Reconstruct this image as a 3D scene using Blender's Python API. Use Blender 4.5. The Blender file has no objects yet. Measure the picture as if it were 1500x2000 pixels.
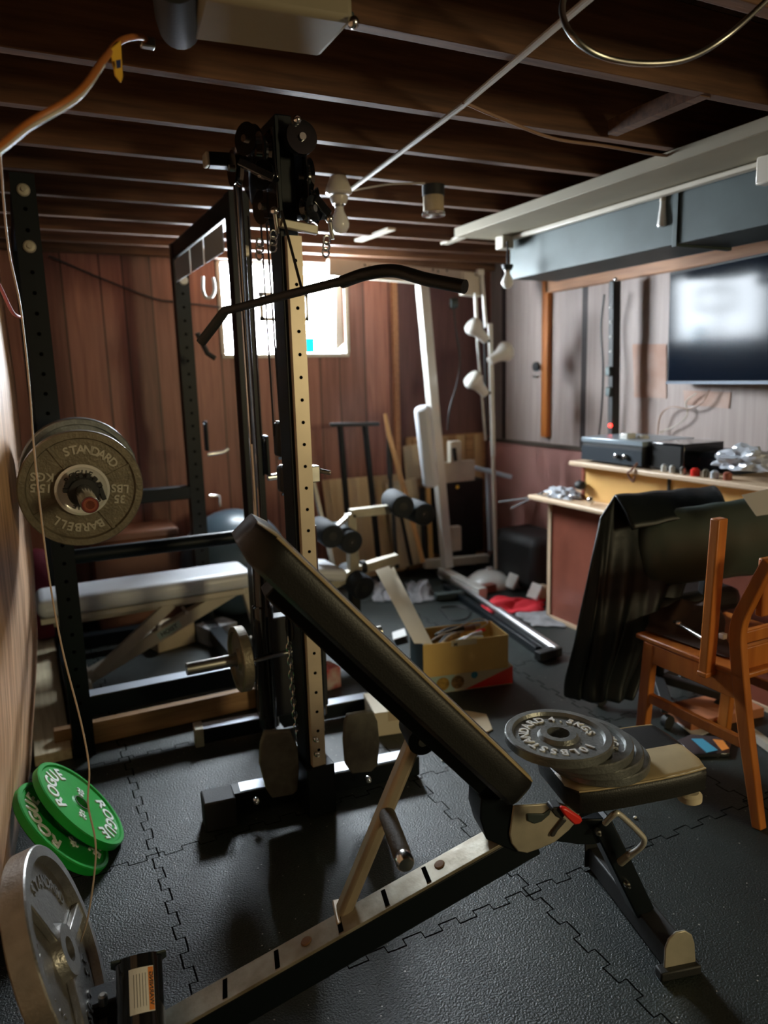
import bpy, bmesh, math, random
from mathutils import Vector as V, Matrix
random.seed(7)
S = bpy.context.scene
COL = S.collection
# ---------------------------------------------------------------- camera
F, YAW, PIT, ROL = 1437.7, .45619, .18173, .02852
CAM = V((0, 0, 1.4))
fwd = V((math.sin(YAW)*math.cos(PIT), math.cos(YAW)*math.cos(PIT), -math.sin(PIT)))
rt0 = V((math.cos(YAW), -math.sin(YAW), 0)); dn0 = fwd.cross(rt0)
RT = rt0*math.cos(ROL)+dn0*math.sin(ROL); DN = -rt0*math.sin(ROL)+dn0*math.cos(ROL)
cd = bpy.data.cameras.new('camera'); cam = bpy.data.objects.new('camera', cd); COL.objects.link(cam)
cam.matrix_world = Matrix.Translation(CAM) @ Matrix((RT, -DN, -fwd)).transposed().to_4x4()
cd.sensor_fit = 'VERTICAL'; cd.sensor_height = 36; cd.lens = 36*F/2000; cd.clip_start = .02
cd.dof.use_dof = True; cd.dof.focus_distance = 1.85; cd.dof.aperture_fstop = 2.0
S.camera = cam
# ---------------------------------------------------------------- light and exposure
vs = S.view_settings; vs.view_transform = 'Standard'; vs.look = 'None'; vs.gamma = 1; vs.use_curve_mapping = False
vs.exposure = 0.5
WINDOW_GLOW = 108.0
w = bpy.data.worlds.new('world'); S.world = w; w.use_nodes = True
w.node_tree.nodes['Background'].inputs[0].default_value = (.35, .45, .55, 1)
w.node_tree.nodes['Background'].inputs[1].default_value = .006
def area(name, loc, target, size, power, color):
    l = bpy.data.lights.new(name, 'AREA'); l.shape = 'RECTANGLE'; l.size, l.size_y = size; l.energy = power; l.color = color
    o = bpy.data.objects.new(name, l); COL.objects.link(o); o.location = loc
    o.rotation_euler = (V(target)-V(loc)).to_track_quat('-Z', 'Y').to_euler(); return o
# the daylit window is the bright pane built below; this is a fill added for the warm light from behind right, source unseen
area('rear_fill_light', (2.9, -2.6, 1.7), (.9, 2.6, .6), (.5, .9), 42, (1.0, .84, .49))

def at(u, v, x=None, y=None, z=None, d=None):
    r = RT*((u-750)/F)+DN*((v-1000)/F)+fwd
    if z is not None: t = (z-CAM.z)/r.z
    elif y is not None: t = y/r.y
    elif x is not None: t = x/r.x
    else: t = d
    return CAM+r*t
# ---------------------------------------------------------------- materials
def mat(name, col, rough=.5, metal=0., noise=0., nscale=8., bump=0., bscale=60., stretch=(1, 1, 1), col2=None, spec=.5, coat=0., emis=None, trans=0., sheen=0.):
    m = bpy.data.materials.new(name); m.use_nodes = True; nt = m.node_tree; b = nt.nodes['Principled BSDF']
    b.inputs['Base Color'].default_value = (*col, 1); b.inputs['Roughness'].default_value = rough; b.inputs['Metallic'].default_value = metal
    b.inputs['Specular IOR Level'].default_value = spec; b.inputs['Coat Weight'].default_value = coat
    b.inputs['Transmission Weight'].default_value = trans
    if emis: b.inputs['Emission Color'].default_value = (*emis[0], 1); b.inputs['Emission Strength'].default_value = emis[1]
    tc = nt.nodes.new('ShaderNodeTexCoord'); mp = nt.nodes.new('ShaderNodeMapping'); mp.inputs['Scale'].default_value = stretch
    nt.links.new(tc.outputs['Object'], mp.inputs[0])
    if noise or col2:
        n = nt.nodes.new('ShaderNodeTexNoise'); n.inputs['Scale'].default_value = nscale; n.inputs['Detail'].default_value = 6
        nt.links.new(mp.outputs[0], n.inputs[0])
        r = nt.nodes.new('ShaderNodeValToRGB'); r.color_ramp.elements[0].position = .35; r.color_ramp.elements[1].position = .68
        c2 = col2 if col2 else tuple(c*(1-noise) for c in col)
        r.color_ramp.elements[0].color = (*col, 1); r.color_ramp.elements[1].color = (*c2, 1)
        nt.links.new(n.outputs[0], r.inputs[0]); nt.links.new(r.outputs[0], b.inputs['Base Color'])
    if bump:
        n2 = nt.nodes.new('ShaderNodeTexNoise'); n2.inputs['Scale'].default_value = bscale; n2.inputs['Detail'].default_value = 4
        nt.links.new(mp.outputs[0], n2.inputs[0])
        bp = nt.nodes.new('ShaderNodeBump'); bp.inputs['Strength'].default_value = bump; bp.inputs['Distance'].default_value = .004
        nt.links.new(n2.outputs[0], bp.inputs['Height']); nt.links.new(bp.outputs[0], b.inputs['Normal'])
    return m
def wood(name, c1, c2, axis='x', rough=.6, scale=6., bump=.15):
    st = {'x': (.6, 9, 9), 'y': (9, .6, 9), 'z': (9, 9, .6)}[axis]
    return mat(name, c1, rough, col2=c2, nscale=scale, stretch=st, bump=bump, bscale=scale*3)
def panel_mat(name, c1, c2, axis, groove, rough=.4, spec=.4):
    """vertical plank panelling: grooves at irregular spacing along one axis, a tone of its own per plank, long grain"""
    m = bpy.data.materials.new(name); m.use_nodes = True; nt = m.node_tree; b = nt.nodes['Principled BSDF']; N = nt.nodes.new; L = nt.links.new
    b.inputs['Roughness'].default_value = rough; b.inputs['Specular IOR Level'].default_value = spec
    tc = N('ShaderNodeTexCoord'); sp = N('ShaderNodeSeparateXYZ'); L(tc.outputs['Object'], sp.inputs[0])
    src = sp.outputs[{'x': 0, 'y': 1}[axis]]
    cb = N('ShaderNodeCombineXYZ'); ml = N('ShaderNodeMath'); ml.operation = 'MULTIPLY'; ml.inputs[1].default_value = 1/groove; L(src, ml.inputs[0]); L(ml.outputs[0], cb.inputs[0])
    vo = N('ShaderNodeTexVoronoi'); vo.voronoi_dimensions = '1D'; vo.feature = 'DISTANCE_TO_EDGE'; L(ml.outputs[0], vo.inputs['W'])
    vc = N('ShaderNodeTexVoronoi'); vc.voronoi_dimensions = '1D'; vc.feature = 'F1'; L(ml.outputs[0], vc.inputs['W'])
    for v in (vo, vc): v.inputs['Scale'].default_value = 1.; v.inputs['Randomness'].default_value = .6
    lt = N('ShaderNodeMath'); lt.operation = 'LESS_THAN'; lt.inputs[1].default_value = .022; L(vo.outputs['Distance'], lt.inputs[0])
    mp = N('ShaderNodeMapping'); mp.inputs['Scale'].default_value = (14, 14, .8); L(tc.outputs['Object'], mp.inputs[0])
    n = N('ShaderNodeTexNoise'); n.inputs['Scale'].default_value = 2.2; n.inputs['Detail'].default_value = 7; n.inputs['Distortion'].default_value = .7; L(mp.outputs[0], n.inputs[0])
    rmp = N('ShaderNodeValToRGB'); rmp.color_ramp.elements[0].position = .3; rmp.color_ramp.elements[1].position = .7
    rmp.color_ramp.elements[0].color = (*c1, 1); rmp.color_ramp.elements[1].color = (*c2, 1); L(n.outputs[0], rmp.inputs[0])
    hs = N('ShaderNodeSeparateColor'); L(vc.outputs['Color'], hs.inputs[0])
    mr = N('ShaderNodeMapRange'); mr.inputs['To Min'].default_value = .62; mr.inputs['To Max'].default_value = 1.25; L(hs.outputs[0], mr.inputs['Value'])
    vm = N('ShaderNodeVectorMath'); vm.operation = 'SCALE'; L(rmp.outputs[0], vm.inputs[0]); L(mr.outputs[0], vm.inputs['Scale'])
    mx = N('ShaderNodeMix'); mx.data_type = 'RGBA'; L(lt.outputs[0], mx.inputs['Factor']); L(vm.outputs[0], mx.inputs['A']); mx.inputs['B'].default_value = (.02, .01, .008, 1)
    L(mx.outputs['Result'], b.inputs['Base Color'])
    bp = N('ShaderNodeBump'); bp.inputs['Strength'].default_value = .6; bp.inputs['Distance'].default_value = .004; bp.invert = True; L(lt.outputs[0], bp.inputs['Height']); L(bp.outputs[0], b.inputs['Normal'])
    return m
def floor_mat():
    m = bpy.data.materials.new('rubber_mat_floor'); m.use_nodes = True; nt = m.node_tree; b = nt.nodes['Principled BSDF']; N = nt.nodes.new; L = nt.links.new
    tc = N('ShaderNodeTexCoord'); sp = N('ShaderNodeSeparateXYZ'); L(tc.outputs['Object'], sp.inputs[0])
    def M(op, a, bb=None, c=None):
        x = N('ShaderNodeMath'); x.operation = op
        for i, q in enumerate((a, bb, c)):
            if q is None: continue
            if isinstance(q, (int, float)): x.inputs[i].default_value = q
            else: L(q, x.inputs[i])
        return x.outputs[0]
    nz = N('ShaderNodeTexNoise'); nz.inputs['Scale'].default_value = 9; L(tc.outputs['Object'], nz.inputs[0])
    wob = M('MULTIPLY', M('SUBTRACT', nz.outputs[0], .5), .012)
    def seam(a, c, off, per):
        # toothed puzzle joint: the line steps sideways every few centimetres
        k = M('SUBTRACT', M('FRACT', M('DIVIDE', M('ADD', c, wob), .105)), .5)
        st = M('MULTIPLY', M('SIGN', k), .011)
        d = M('ABSOLUTE', M('SUBTRACT', M('PINGPONG', M('ADD', M('ADD', M('SUBTRACT', a, off), st), wob), per/2), 0))
        line = M('LESS_THAN', d, .0024)
        near = M('LESS_THAN', M('PINGPONG', M('ADD', M('SUBTRACT', a, off), wob), per/2), .0125)
        kk = M('MINIMUM', M('ABSOLUTE', k), M('SUBTRACT', .5, M('ABSOLUTE', k)))
        step = M('LESS_THAN', kk, .014)
        return M('MAXIMUM', line, M('MULTIPLY', step, near))
    X, Y = sp.outputs[0], sp.outputs[1]
    s = M('MAXIMUM', seam(X, Y, .235, .89), seam(Y, X, 2.11, .66))
    v = N('ShaderNodeTexVoronoi'); v.inputs['Scale'].default_value = 75; L(tc.outputs['Object'], v.inputs[0])
    vs_ = N('ShaderNodeSeparateColor'); L(v.outputs['Color'], vs_.inputs[0])
    speck = M('MULTIPLY', M('LESS_THAN', v.outputs['Distance'], .16), M('GREATER_THAN', vs_.outputs[0], .93))
    n1 = N('ShaderNodeTexNoise'); n1.inputs['Scale'].default_value = 3.2; n1.inputs['Detail'].default_value = 8; L(tc.outputs['Object'], n1.inputs[0])
    n2 = N('ShaderNodeTexNoise'); n2.inputs['Scale'].default_value = 190; n2.inputs['Detail'].default_value = 2; L(tc.outputs['Object'], n2.inputs[0])
    r = N('ShaderNodeValToRGB'); r.color_ramp.elements[0].position = .3; r.color_ramp.elements[1].position = .72; r.color_ramp.elements[0].color = (.003, .006, .005, 1); r.color_ramp.elements[1].color = (.026, .036, .032, 1)
    L(M('ADD', M('MULTIPLY', n1.outputs[0], .45), M('MULTIPLY', n2.outputs[0], .55)), r.inputs[0])
    mx = N('ShaderNodeMix'); mx.data_type = 'RGBA'; L(s, mx.inputs['Factor']); L(r.outputs[0], mx.inputs['A']); mx.inputs['B'].default_value = (.004, .004, .004, 1)
    m2 = N('ShaderNodeMix'); m2.data_type = 'RGBA'; L(speck, m2.inputs['Factor']); L(mx.outputs['Result'], m2.inputs['A']); m2.inputs['B'].default_value = (.32, .32, .29, 1)
    L(m2.outputs['Result'], b.inputs['Base Color']); L(M('MULTIPLY', M('SUBTRACT', 1, s), .5), b.inputs['Specular IOR Level'])
    b.inputs['Roughness'].default_value = .46; b.inputs['Specular IOR Level'].default_value = .5
    bp = N('ShaderNodeBump'); bp.inputs['Strength'].default_value = .8; bp.inputs['Distance'].default_value = .003
    L(M('SUBTRACT', n2.outputs[0], s), bp.inputs['Height']); L(bp.outputs[0], b.inputs['Normal'])
    return m
K = {}
K['floor'] = floor_mat()
K['backwall'] = panel_mat('dark_plank_panelling', (.19, .072, .05), (.34, .14, .095), 'x', .17)
K['sidepanel'] = wood('wood_grain_sheet', (.78, .49, .29), (.42, .22, .11), 'z', .5, 3.2)
K['greywall'] = panel_mat('greyish_wall_boards', (.27, .215, .19), (.35, .285, .26), 'y', 1.15, .6)
K['lowwall'] = mat('red_brown_block_wall', (.34, .17, .14), .7, col2=(.44, .20, .18), nscale=3, bump=.3)
K['joist'] = wood('old_joist_wood', (.17, .078, .036), (.08, .035, .017), 'x', .75)
K['deck'] = wood('subfloor_boards', (.09, .05, .03), (.05, .028, .018), 'y', .85)
K['header'] = wood('orange_header_board', (.42, .20, .09), (.30, .13, .06), 'y', .6)
K['darkvoid'] = mat('bare_wall_dark', (.07, .05, .035), .9, noise=.4)
K['black'] = mat('black_powder_coat', (.004, .007, .009), .42, spec=.22)
K['void'] = mat('dark_recess', (.002, .002, .002), .9, spec=0.)
K['blackm'] = mat('black_matte', (.012, .013, .013), .6, bump=.15, bscale=200)
K['blackg'] = mat('black_gloss', (.008, .009, .011), .12, coat=.6)
K['foam'] = mat('black_foam_roller', (.011, .015, .019), .8, bump=.5, bscale=180)
K['bluegrey'] = mat('blue_grey_steel', (.40, .46, .52), .4, .3)
K['roughchrome'] = mat('dull_chrome', (.75, .76, .78), .33, 1.)
K['satin'] = mat('satin_nickel', (.62, .60, .54), .38, .5)
K['chrome'] = mat('chrome', (.75, .75, .75), .2, 1.)
K['steel'] = mat('brushed_steel', (.45, .44, .40), .32, 1., noise=.25, nscale=20)
K['rust'] = mat('worn_silver_plate', (.36, .33, .26), .5, .55, col2=(.20, .165, .11), nscale=14, bump=.2, bscale=60)
K['silverp'] = mat('silver_paint', (.50, .46, .36), .42, .3, noise=.25, nscale=15, bump=.05)
K['strut'] = mat('silver_brown_paint', (.42, .35, .25), .4, .35, noise=.2, nscale=9)
K['tanpost'] = mat('champagne_steel', (.62, .52, .38), .38, .25, noise=.12, nscale=9)
K['white'] = mat('white_enamel', (.62, .61, .56), .35, coat=.3, noise=.12)
K['whiteg'] = mat('offwhite_gloss', (.66, .65, .60), .22, coat=.5)
K['cream'] = mat('cream_steel', (.58, .53, .43), .4, noise=.15)
K['greyvinyl'] = mat('light_grey_vinyl', (.62, .64, .67), .38, bump=.15, bscale=40)
K['vinyl'] = mat('black_vinyl', (.009, .009, .008), .42, spec=.38, bump=.15, bscale=300)
K['tanvinyl'] = mat('tan_vinyl', (.46, .36, .20), .5, noise=.18, nscale=9, bump=.15, bscale=260)
K['iron'] = mat('cast_iron_grey', (.22, .23, .22), .36, .6, noise=.25, nscale=30, bump=.35, bscale=150)
K['ironb'] = mat('cast_iron_bronze', (.21, .18, .125), .46, .5, noise=.3, nscale=22, bump=.4, bscale=130)
K['irons'] = mat('cast_iron_silver', (.30, .29, .27), .34, .7, noise=.25, nscale=26, bump=.3, bscale=150)
K['letter'] = mat('raised_pale_letters', (.75, .74, .70), .4, .3)
K['letterd'] = mat('dark_letters', (.03, .03, .03), .5)
K['green'] = mat('green_rubber', (.008, .33, .035), .42, noise=.15, nscale=12, bump=.08)
K['wletter'] = mat('white_print', (.75, .78, .75), .5)
K['red'] = mat('red_plastic', (.75, .03, .02), .35)
K['orange'] = wood('orange_stained_wood', (.50, .165, .028), (.36, .10, .016), 'z', .38, 3)
K['lumber'] = wood('pale_lumber', (.80, .70, .48), (.62, .50, .30), 'y', .6)
K['lumberx'] = wood('weathered_lumber', (.44, .26, .12), (.28, .15, .07), 'x', .6)
K['cardy'] = mat('ochre_cardboard', (.70, .47, .15), .7, noise=.1, nscale=6)
K['card'] = mat('cardboard', (.50, .40, .26), .75, noise=.1, nscale=6)
K['cardp'] = mat('pale_cardboard', (.66, .58, .42), .6, noise=.06)
K['ply'] = wood('plywood_tan', (.56, .40, .22), (.42, .28, .14), 'z', .6, 2)
K['deskred'] = mat('red_brown_laminate', (.30, .09, .055), .35, noise=.3, nscale=5)
K['deskyel'] = mat('honey_laminate', (.80, .48, .16), .4, noise=.12, nscale=4)
K['edge'] = mat('pale_wood_edge', (.68, .50, .33), .45)
K['soffit'] = mat('cream_drywall', (.29, .25, .17), .7, noise=.15, nscale=4)
K['duct'] = mat('galvanised_duct', (.055, .075, .073), .5, .3, noise=.25, nscale=5)
K['bulb'] = mat('frosted_bulb_glass', (.85, .84, .80), .18, coat=.6)
K['porc'] = mat('porcelain', (.62, .57, .48), .3, coat=.4)
K['redcloth'] = mat('red_cloth', (.60, .015, .03), .8, bump=.3, bscale=30)
K['grycloth'] = mat('grey_cloth', (.30, .30, .31), .85, noise=.5, nscale=10, bump=.4, bscale=25)
K['jacket'] = mat('black_leather_jacket', (.007, .010, .010), .45, spec=.35, bump=.6, bscale=14)
K['leather'] = mat('dark_green_black_leather', (.05, .068, .058), .42, bump=.5, bscale=10)
K['plastic'] = mat('clear_crinkled_plastic', (.72, .76, .82), .12, bump=1., bscale=35, trans=.35, coat=.4)
K['paper'] = mat('paper_white', (.72, .72, .70), .7)
K['screen'] = mat('dark_tv_glass', (.003, .006, .012), .13, spec=.06, bump=.03, bscale=3)
K['cord_o'] = mat('orange_brown_cord', (.45, .15, .04), .35, coat=.3)
K['cord_b'] = mat('brown_wire', (.30, .18, .12), .4, coat=.4)
K['cord_w'] = mat('pale_wire', (.55, .50, .42), .4)
K['cord_k'] = mat('dark_cable', (.02, .018, .02), .4)
K['pink'] = mat('pink_red_cable', (.40, .10, .12), .5)
K['yellow'] = mat('yellow_tag', (.75, .42, .04), .5)
K['blue'] = mat('blue_tag', (.03, .06, .2), .5)
K['ball'] = mat('blue_grey_ball_vinyl', (.07, .11, .14), .35)
K['brownbox'] = mat('brown_leatherette', (.24, .10, .055), .45, noise=.3, nscale=5)
K['led'] = mat('red_led', (1, .05, .02), .4, emis=((1, .03, .02), 6))
K['glow'] = mat('daylit_glass', (.8, .9, 1), .3, emis=((.83, .92, 1.0), WINDOW_GLOW))
K['cyan'] = mat('cyan_glass_block', (.0, .4, .6), .3, emis=((0.0, .50, .72), 1.6))
K['bar'] = mat('window_bar', (.30, .27, .20), .5)
K['teal'] = mat('pale_teal_print', (.42, .55, .50), .6)
K['brownp'] = mat('food_print_brown', (.28, .16, .05), .6, noise=.6, nscale=60)
K['gold'] = mat('food_print_gold', (.50, .30, .05), .6, noise=.5, nscale=60)
K['cream2'] = mat('cream_print', (.66, .60, .42), .6)
K['label_o'] = mat('orange_print', (.70, .22, .03), .6)
K['bluep'] = mat('blue_print', (.05, .28, .42), .6)
K['rubber'] = mat('grey_foot_grip', (.14, .135, .11), .75, noise=.3, nscale=30, bump=.3, bscale=120)
# ---------------------------------------------------------------- geometry helpers
ORG = {}
def link(o): COL.objects.link(o); return o
def tag(o, label=None, cat=None, group=None, kind=None):
    for k, v_ in (('label', label), ('category', cat), ('group', group), ('kind', kind)):
        if v_: o[k] = v_
    return o
def thing(name, label, cat, loc=(0, 0, 0), group=None):
    o = bpy.data.objects.new(name, None); link(o); o.location = loc; o.empty_display_size = .05; ORG[o.name] = V(loc)
    return tag(o, label, cat, group)
class MB:
    def __init__(s, M=None): s.b = bmesh.new(); s.M = M; s.mi = 0
    def _fin(s, n0, T=None):
        s.b.verts.ensure_lookup_table(); vs_ = s.b.verts[n0:]
        if T is not None:
            for v_ in vs_: v_.co = T @ v_.co
        if s.M is not None:
            for v_ in vs_: v_.co = s.M @ v_.co
        return s
    def poly(s, verts, faces, T=None):
        n0 = len(s.b.verts); vv = [s.b.verts.new(p) for p in verts]
        for f in faces:
            try: ff = s.b.faces.new([vv[i] for i in f]); ff.material_index = s.mi
            except ValueError: pass
        return s._fin(n0, T)
    def box(s, c, size, R=None):
        c = V(c); h = V(size)/2
        pts = [V((x*h.x, y*h.y, z*h.z)) for x in (-1, 1) for y in (-1, 1) for z in (-1, 1)]
        if R is not None: pts = [R @ p for p in pts]
        return s.poly([c+p for p in pts], [(0, 1, 3, 2), (4, 6, 7, 5), (0, 4, 5, 1), (2, 3, 7, 6), (0, 2, 6, 4), (1, 5, 7, 3)])
    def mm(s, a, b): return s.box((V(a)+V(b))/2, [abs(q-p) for p, q in zip(a, b)])
    def bar(s, p, q, w, h, up=(0, 0, 1)):
        p, q = V(p), V(q); a = (q-p).normalized(); up = V(up)
        side = a.cross(up)
        if side.length < 1e-4: side = a.cross(V((0, 1, 0)))
        side.normalize(); u = side.cross(a)
        pts = [e+side*(x*w/2)+u*(y*h/2) for e in (p, q) for x, y in ((-1, -1), (1, -1), (1, 1), (-1, 1))]
        return s.poly(pts, [(3, 2, 1, 0), (4, 5, 6, 7), (0, 1, 5, 4), (1, 2, 6, 5), (2, 3, 7, 6), (3, 0, 4, 7)])
    def tube(s, pts, r, seg=12, cap=True):
        pts = [V(p) for p in pts]; n = len(pts); rr = r if isinstance(r, (list, tuple)) else [r]*n
        prev = None; rings = []
        for i, p in enumerate(pts):
            t = (pts[min(i+1, n-1)]-pts[max(i-1, 0)]).normalized()
            if prev is None: a = t.orthogonal().normalized()
            else:
                a = prev-t*prev.dot(t); a = a.normalized() if a.length > 1e-5 else t.orthogonal().normalized()
            prev = a; b_ = t.cross(a)
            rings.append([p+(a*math.cos(k*2*math.pi/seg)+b_*math.sin(k*2*math.pi/seg))*rr[i] for k in range(seg)])
        vs_ = [q for g in rings for q in g]; fs = []
        for i in range(n-1):
            for k in range(seg): k2 = (k+1) % seg; fs.append((i*seg+k, i*seg+k2, (i+1)*seg+k2, (i+1)*seg+k))
        if cap: fs += [tuple(range(seg))[::-1], tuple((n-1)*seg+k for k in range(seg))]
        return s.poly(vs_, fs)
    def cyl(s, p, q, r, seg=20, r2=None): return s.tube([p, q], [r, r if r2 is None else r2], seg)
    def lathe(s, prof, c=(0, 0, 0), axis=(0, 0, 1), seg=48, closed=False):
        ax = V(axis).normalized(); Q = V((0, 0, 1)).rotation_difference(ax).to_matrix(); c = V(c); n = len(prof); vs_ = []
        for r, h in prof:
            for k in range(seg): a = 2*math.pi*k/seg; vs_.append(c+Q @ V((r*math.cos(a), r*math.sin(a), h)))
        fs = []
        for i in range(n if closed else n-1):
            j = (i+1) % n
            for k in range(seg): k2 = (k+1) % seg; fs.append((i*seg+k, i*seg+k2, j*seg+k2, j*seg+k))
        if not closed:
            fs += [tuple(range(seg))[::-1], tuple((n-1)*seg+k for k in range(seg))]
        return s.poly(vs_, fs)
    def prism(s, pts, off):
        pts = [V(p) for p in pts]; off = V(off); n = len(pts)
        fs = [tuple(range(n))[::-1], tuple(range(n, 2*n))]+[(i, (i+1) % n, n+(i+1) % n, n+i) for i in range(n)]
        return s.poly(pts+[p+off for p in pts], fs)
    def grid(s, fn, nu, nv):
        return s.poly([fn(i/nu, j/nv) for i in range(nu+1) for j in range(nv+1)],
                      [(i*(nv+1)+j, (i+1)*(nv+1)+j, (i+1)*(nv+1)+j+1, i*(nv+1)+j+1) for i in range(nu) for j in range(nv)])
    def ball(s, c, r, seg=20, sc=(1, 1, 1)):
        n0 = len(s.b.verts); bmesh.ops.create_uvsphere(s.b, u_segments=seg, v_segments=max(8, seg//2), radius=1)
        T = Matrix.Translation(V(c)) @ Matrix.Diagonal((r*sc[0], r*sc[1], r*sc[2], 1)); s._fin(n0, T); return s
    def text(s, txt, size, ext, T, flip=False):
        me = text_mesh(txt); n0 = len(s.b.verts); s.b.from_mesh(me)
        D = Matrix.Diagonal((size, size, ext, 1)); s._fin(n0, T @ D); return s
    def build(s, name, m, parent=None, bevel=0, sub=0, smooth=35, org=None, solid=0, recalc=True):
        if recalc: bmesh.ops.recalc_face_normals(s.b, faces=s.b.faces)
        me = bpy.data.meshes.new(name)
        if parent is not None: o0 = ORG[parent.name]
        elif org is not None: o0 = V(org)
        else:
            cs = [v_.co for v_ in s.b.verts]; o0 = V(((min(c.x for c in cs)+max(c.x for c in cs))/2, (min(c.y for c in cs)+max(c.y for c in cs))/2, min(c.z for c in cs)))
        bmesh.ops.translate(s.b, verts=s.b.verts, vec=-o0); s.b.to_mesh(me); s.b.free()
        for mm_ in (m if isinstance(m, (list, tuple)) else [m]): me.materials.append((K.get(mm_) or bpy.data.materials[mm_]) if isinstance(mm_, str) else mm_)
        o = bpy.data.objects.new(name, me); link(o); ORG[o.name] = o0
        if parent is not None: o.parent = parent
        else: o.location = o0
        if smooth: me.shade_smooth(); me.set_sharp_from_angle(angle=math.radians(smooth))
        if solid: md = o.modifiers.new('solid', 'SOLIDIFY'); md.thickness = solid; md.offset = 0
        if bevel:
            md = o.modifiers.new('bevel', 'BEVEL'); md.width = bevel; md.segments = 2; md.limit_method = 'ANGLE'; md.angle_limit = math.radians(40)
        if sub: md = o.modifiers.new('sub', 'SUBSURF'); md.levels = sub; md.render_levels = sub
        return o
_TM = {}
def text_mesh(txt):
    """a letter (or word) as a unit-size solid mesh centred on its own origin, thickness 0..1 along z"""
    if txt in _TM: return _TM[txt]
    cu = bpy.data.curves.new('glyph', 'FONT'); cu.body = txt; cu.size = 1; cu.extrude = .5; cu.offset = .024; cu.align_x = 'CENTER'; cu.align_y = 'CENTER'; cu.resolution_u = 3
    ob = bpy.data.objects.new('glyph', cu); link(ob); dg = bpy.context.evaluated_depsgraph_get()
    me = bpy.data.meshes.new_from_object(ob.evaluated_get(dg)); bpy.data.objects.remove(ob); bpy.data.curves.remove(cu)
    for v_ in me.vertices: v_.co.z += .5
    _TM[txt] = me; return me
def ring_text(mb, txt, rad, size, z, ang0, T, ext=.003, flip=False, step=None):
    """letters around a circle, tops outward (flip: tops inward); ang0 = centre of the word, degrees"""
    st = step if step else math.degrees(size*.74/rad); n = len(txt)
    for i, ch in enumerate(txt):
        if ch == ' ': continue
        a = math.radians(ang0+(-1 if not flip else 1)*(i-(n-1)/2)*st)
        R = Matrix.Rotation(a-math.pi/2+(math.pi if flip else 0), 4, 'Z')
        mb.text(ch, size, ext, T @ Matrix.Translation((rad*math.cos(a), rad*math.sin(a), z)) @ R)
def frame(c, n, up=(0, 0, 1), spin=0):
    """matrix whose local z is n, local y as near to up as it can be"""
    n = V(n).normalized(); x = V(up).cross(n).normalized(); y = n.cross(x)
    return Matrix.Translation(V(c)) @ Matrix((x, y, n)).transposed().to_4x4() @ Matrix.Rotation(math.radians(spin), 4, 'Z')
def struct(name, mb, m, **k): return tag(mb.build(name, m, **k), kind='structure')
X, Y, Z = V((1, 0, 0)), V((0, 1, 0)), V((0, 0, 1))

# ================================================================ the room
ZJ = 2.15
struct('floor', MB().mm((-.9, -3, -.06), (3.9, 4.95, 0)), 'floor', org=(0, 0, 0), smooth=0)
YB = 4.65
wx0, wx1, wz0, wz1 = 1.21, 2.03, 1.565, 2.115
bw = MB()
bw.mm((-.9, YB, 0), (wx0, YB+.12, 2.36)); bw.mm((wx1, YB, 0), (3.5, YB+.12, 2.36))
bw.mm((wx0, YB, 0), (wx1, YB+.12, wz0)); bw.mm((wx0, YB, wz1), (wx1, YB+.12, 2.36))
struct('wall_back', bw, 'backwall', smooth=0, org=(0, YB, 0))
rw = MB().mm((3.2, -3, .92), (3.34, YB, 2.36))
struct('wall_right', rw, 'greywall', smooth=0, org=(3.2, .18, 0))
lw = MB().mm((3.17, -3, 0), (3.34, YB, .915))
for k in range(9):
    pass
struct('wall_right', lw, 'lowwall', smooth=0)
struct('trim_1', MB().mm((3.155, -1, .905), (3.2, YB, .925)), 'darkvoid')
struct('wall_left', MB().mm((-.62, -3, 0), (-.5, YB, 2.36)), 'darkvoid')
struct('wall_front', MB().mm((-.9, -3.1, 0), (3.5, -3, 2.36)), 'darkvoid')
ceil = struct('ceiling', MB().mm((-.9, -3, 2.36), (3.5, 4.8, 2.42)), 'deck', smooth=0, org=(0, 0, 2.36))
jy = [1.20, 1.60, 2.01, 2.37, 2.72, 3.03, 3.39, 3.77, 4.10, 4.40]
for y in [.4, .8]+jy:
    tag(MB().mm((-.5, y-.02, ZJ), (3.2, y+.02, 2.36)).build('joist', 'joist', ceil, bevel=.003))
struct('trim_2', MB().mm((-.5, YB-.06, 2.13), (3.2, YB-.005, 2.36)), 'joist')
# warped wood-grain sheet standing along the left
edge_px = [(57, 1507), (68, 1307), (70, 1240), (63, 1100), (45, 930), (27, 750), (10, 630), (0, 560), (-14, 440), (-25, 330)]
ed = [at(u, v, y=2.86) for u, v in edge_px]; ed[0].z = 0
def sheet(i, j):
    k = j*(len(ed)-1); a = int(min(k, len(ed)-2)); p = ed[a].lerp(ed[a+1], k-a)
    t = i; bow = (p.x+.11)*(1-t)**1.3
    return V((-.155+.045*t+bow*.9*(0 if t < 0 else 1) if t < 1 else p.x, -.6+3.46*t, p.z))
def sheet2(i, j):
    p = sheet(1, j); q = V((-.335+(p.x+.10)*.6, .2, p.z)); t = i
    return q.lerp(p, t)+V((-.012*math.sin(math.pi*t), 0, 0))
struct('wall_left', MB().grid(sheet2, 12, 18), 'sidepanel', solid=.012, smooth=60)
# right wall woodwork
struct('trim_3', MB().mm((3.165, -.5, 1.905), (3.2, 3.98, 2.0)), 'header', bevel=.003)
struct('trim_4', MB().mm((3.165, 3.95, .97), (3.2, 4.01, 2.02)), 'orange', bevel=.003)
struct('trim_5', MB().mm((2.38, YB-.025, .0), (2.42, YB, 2.13)), 'header', bevel=.002)
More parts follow.
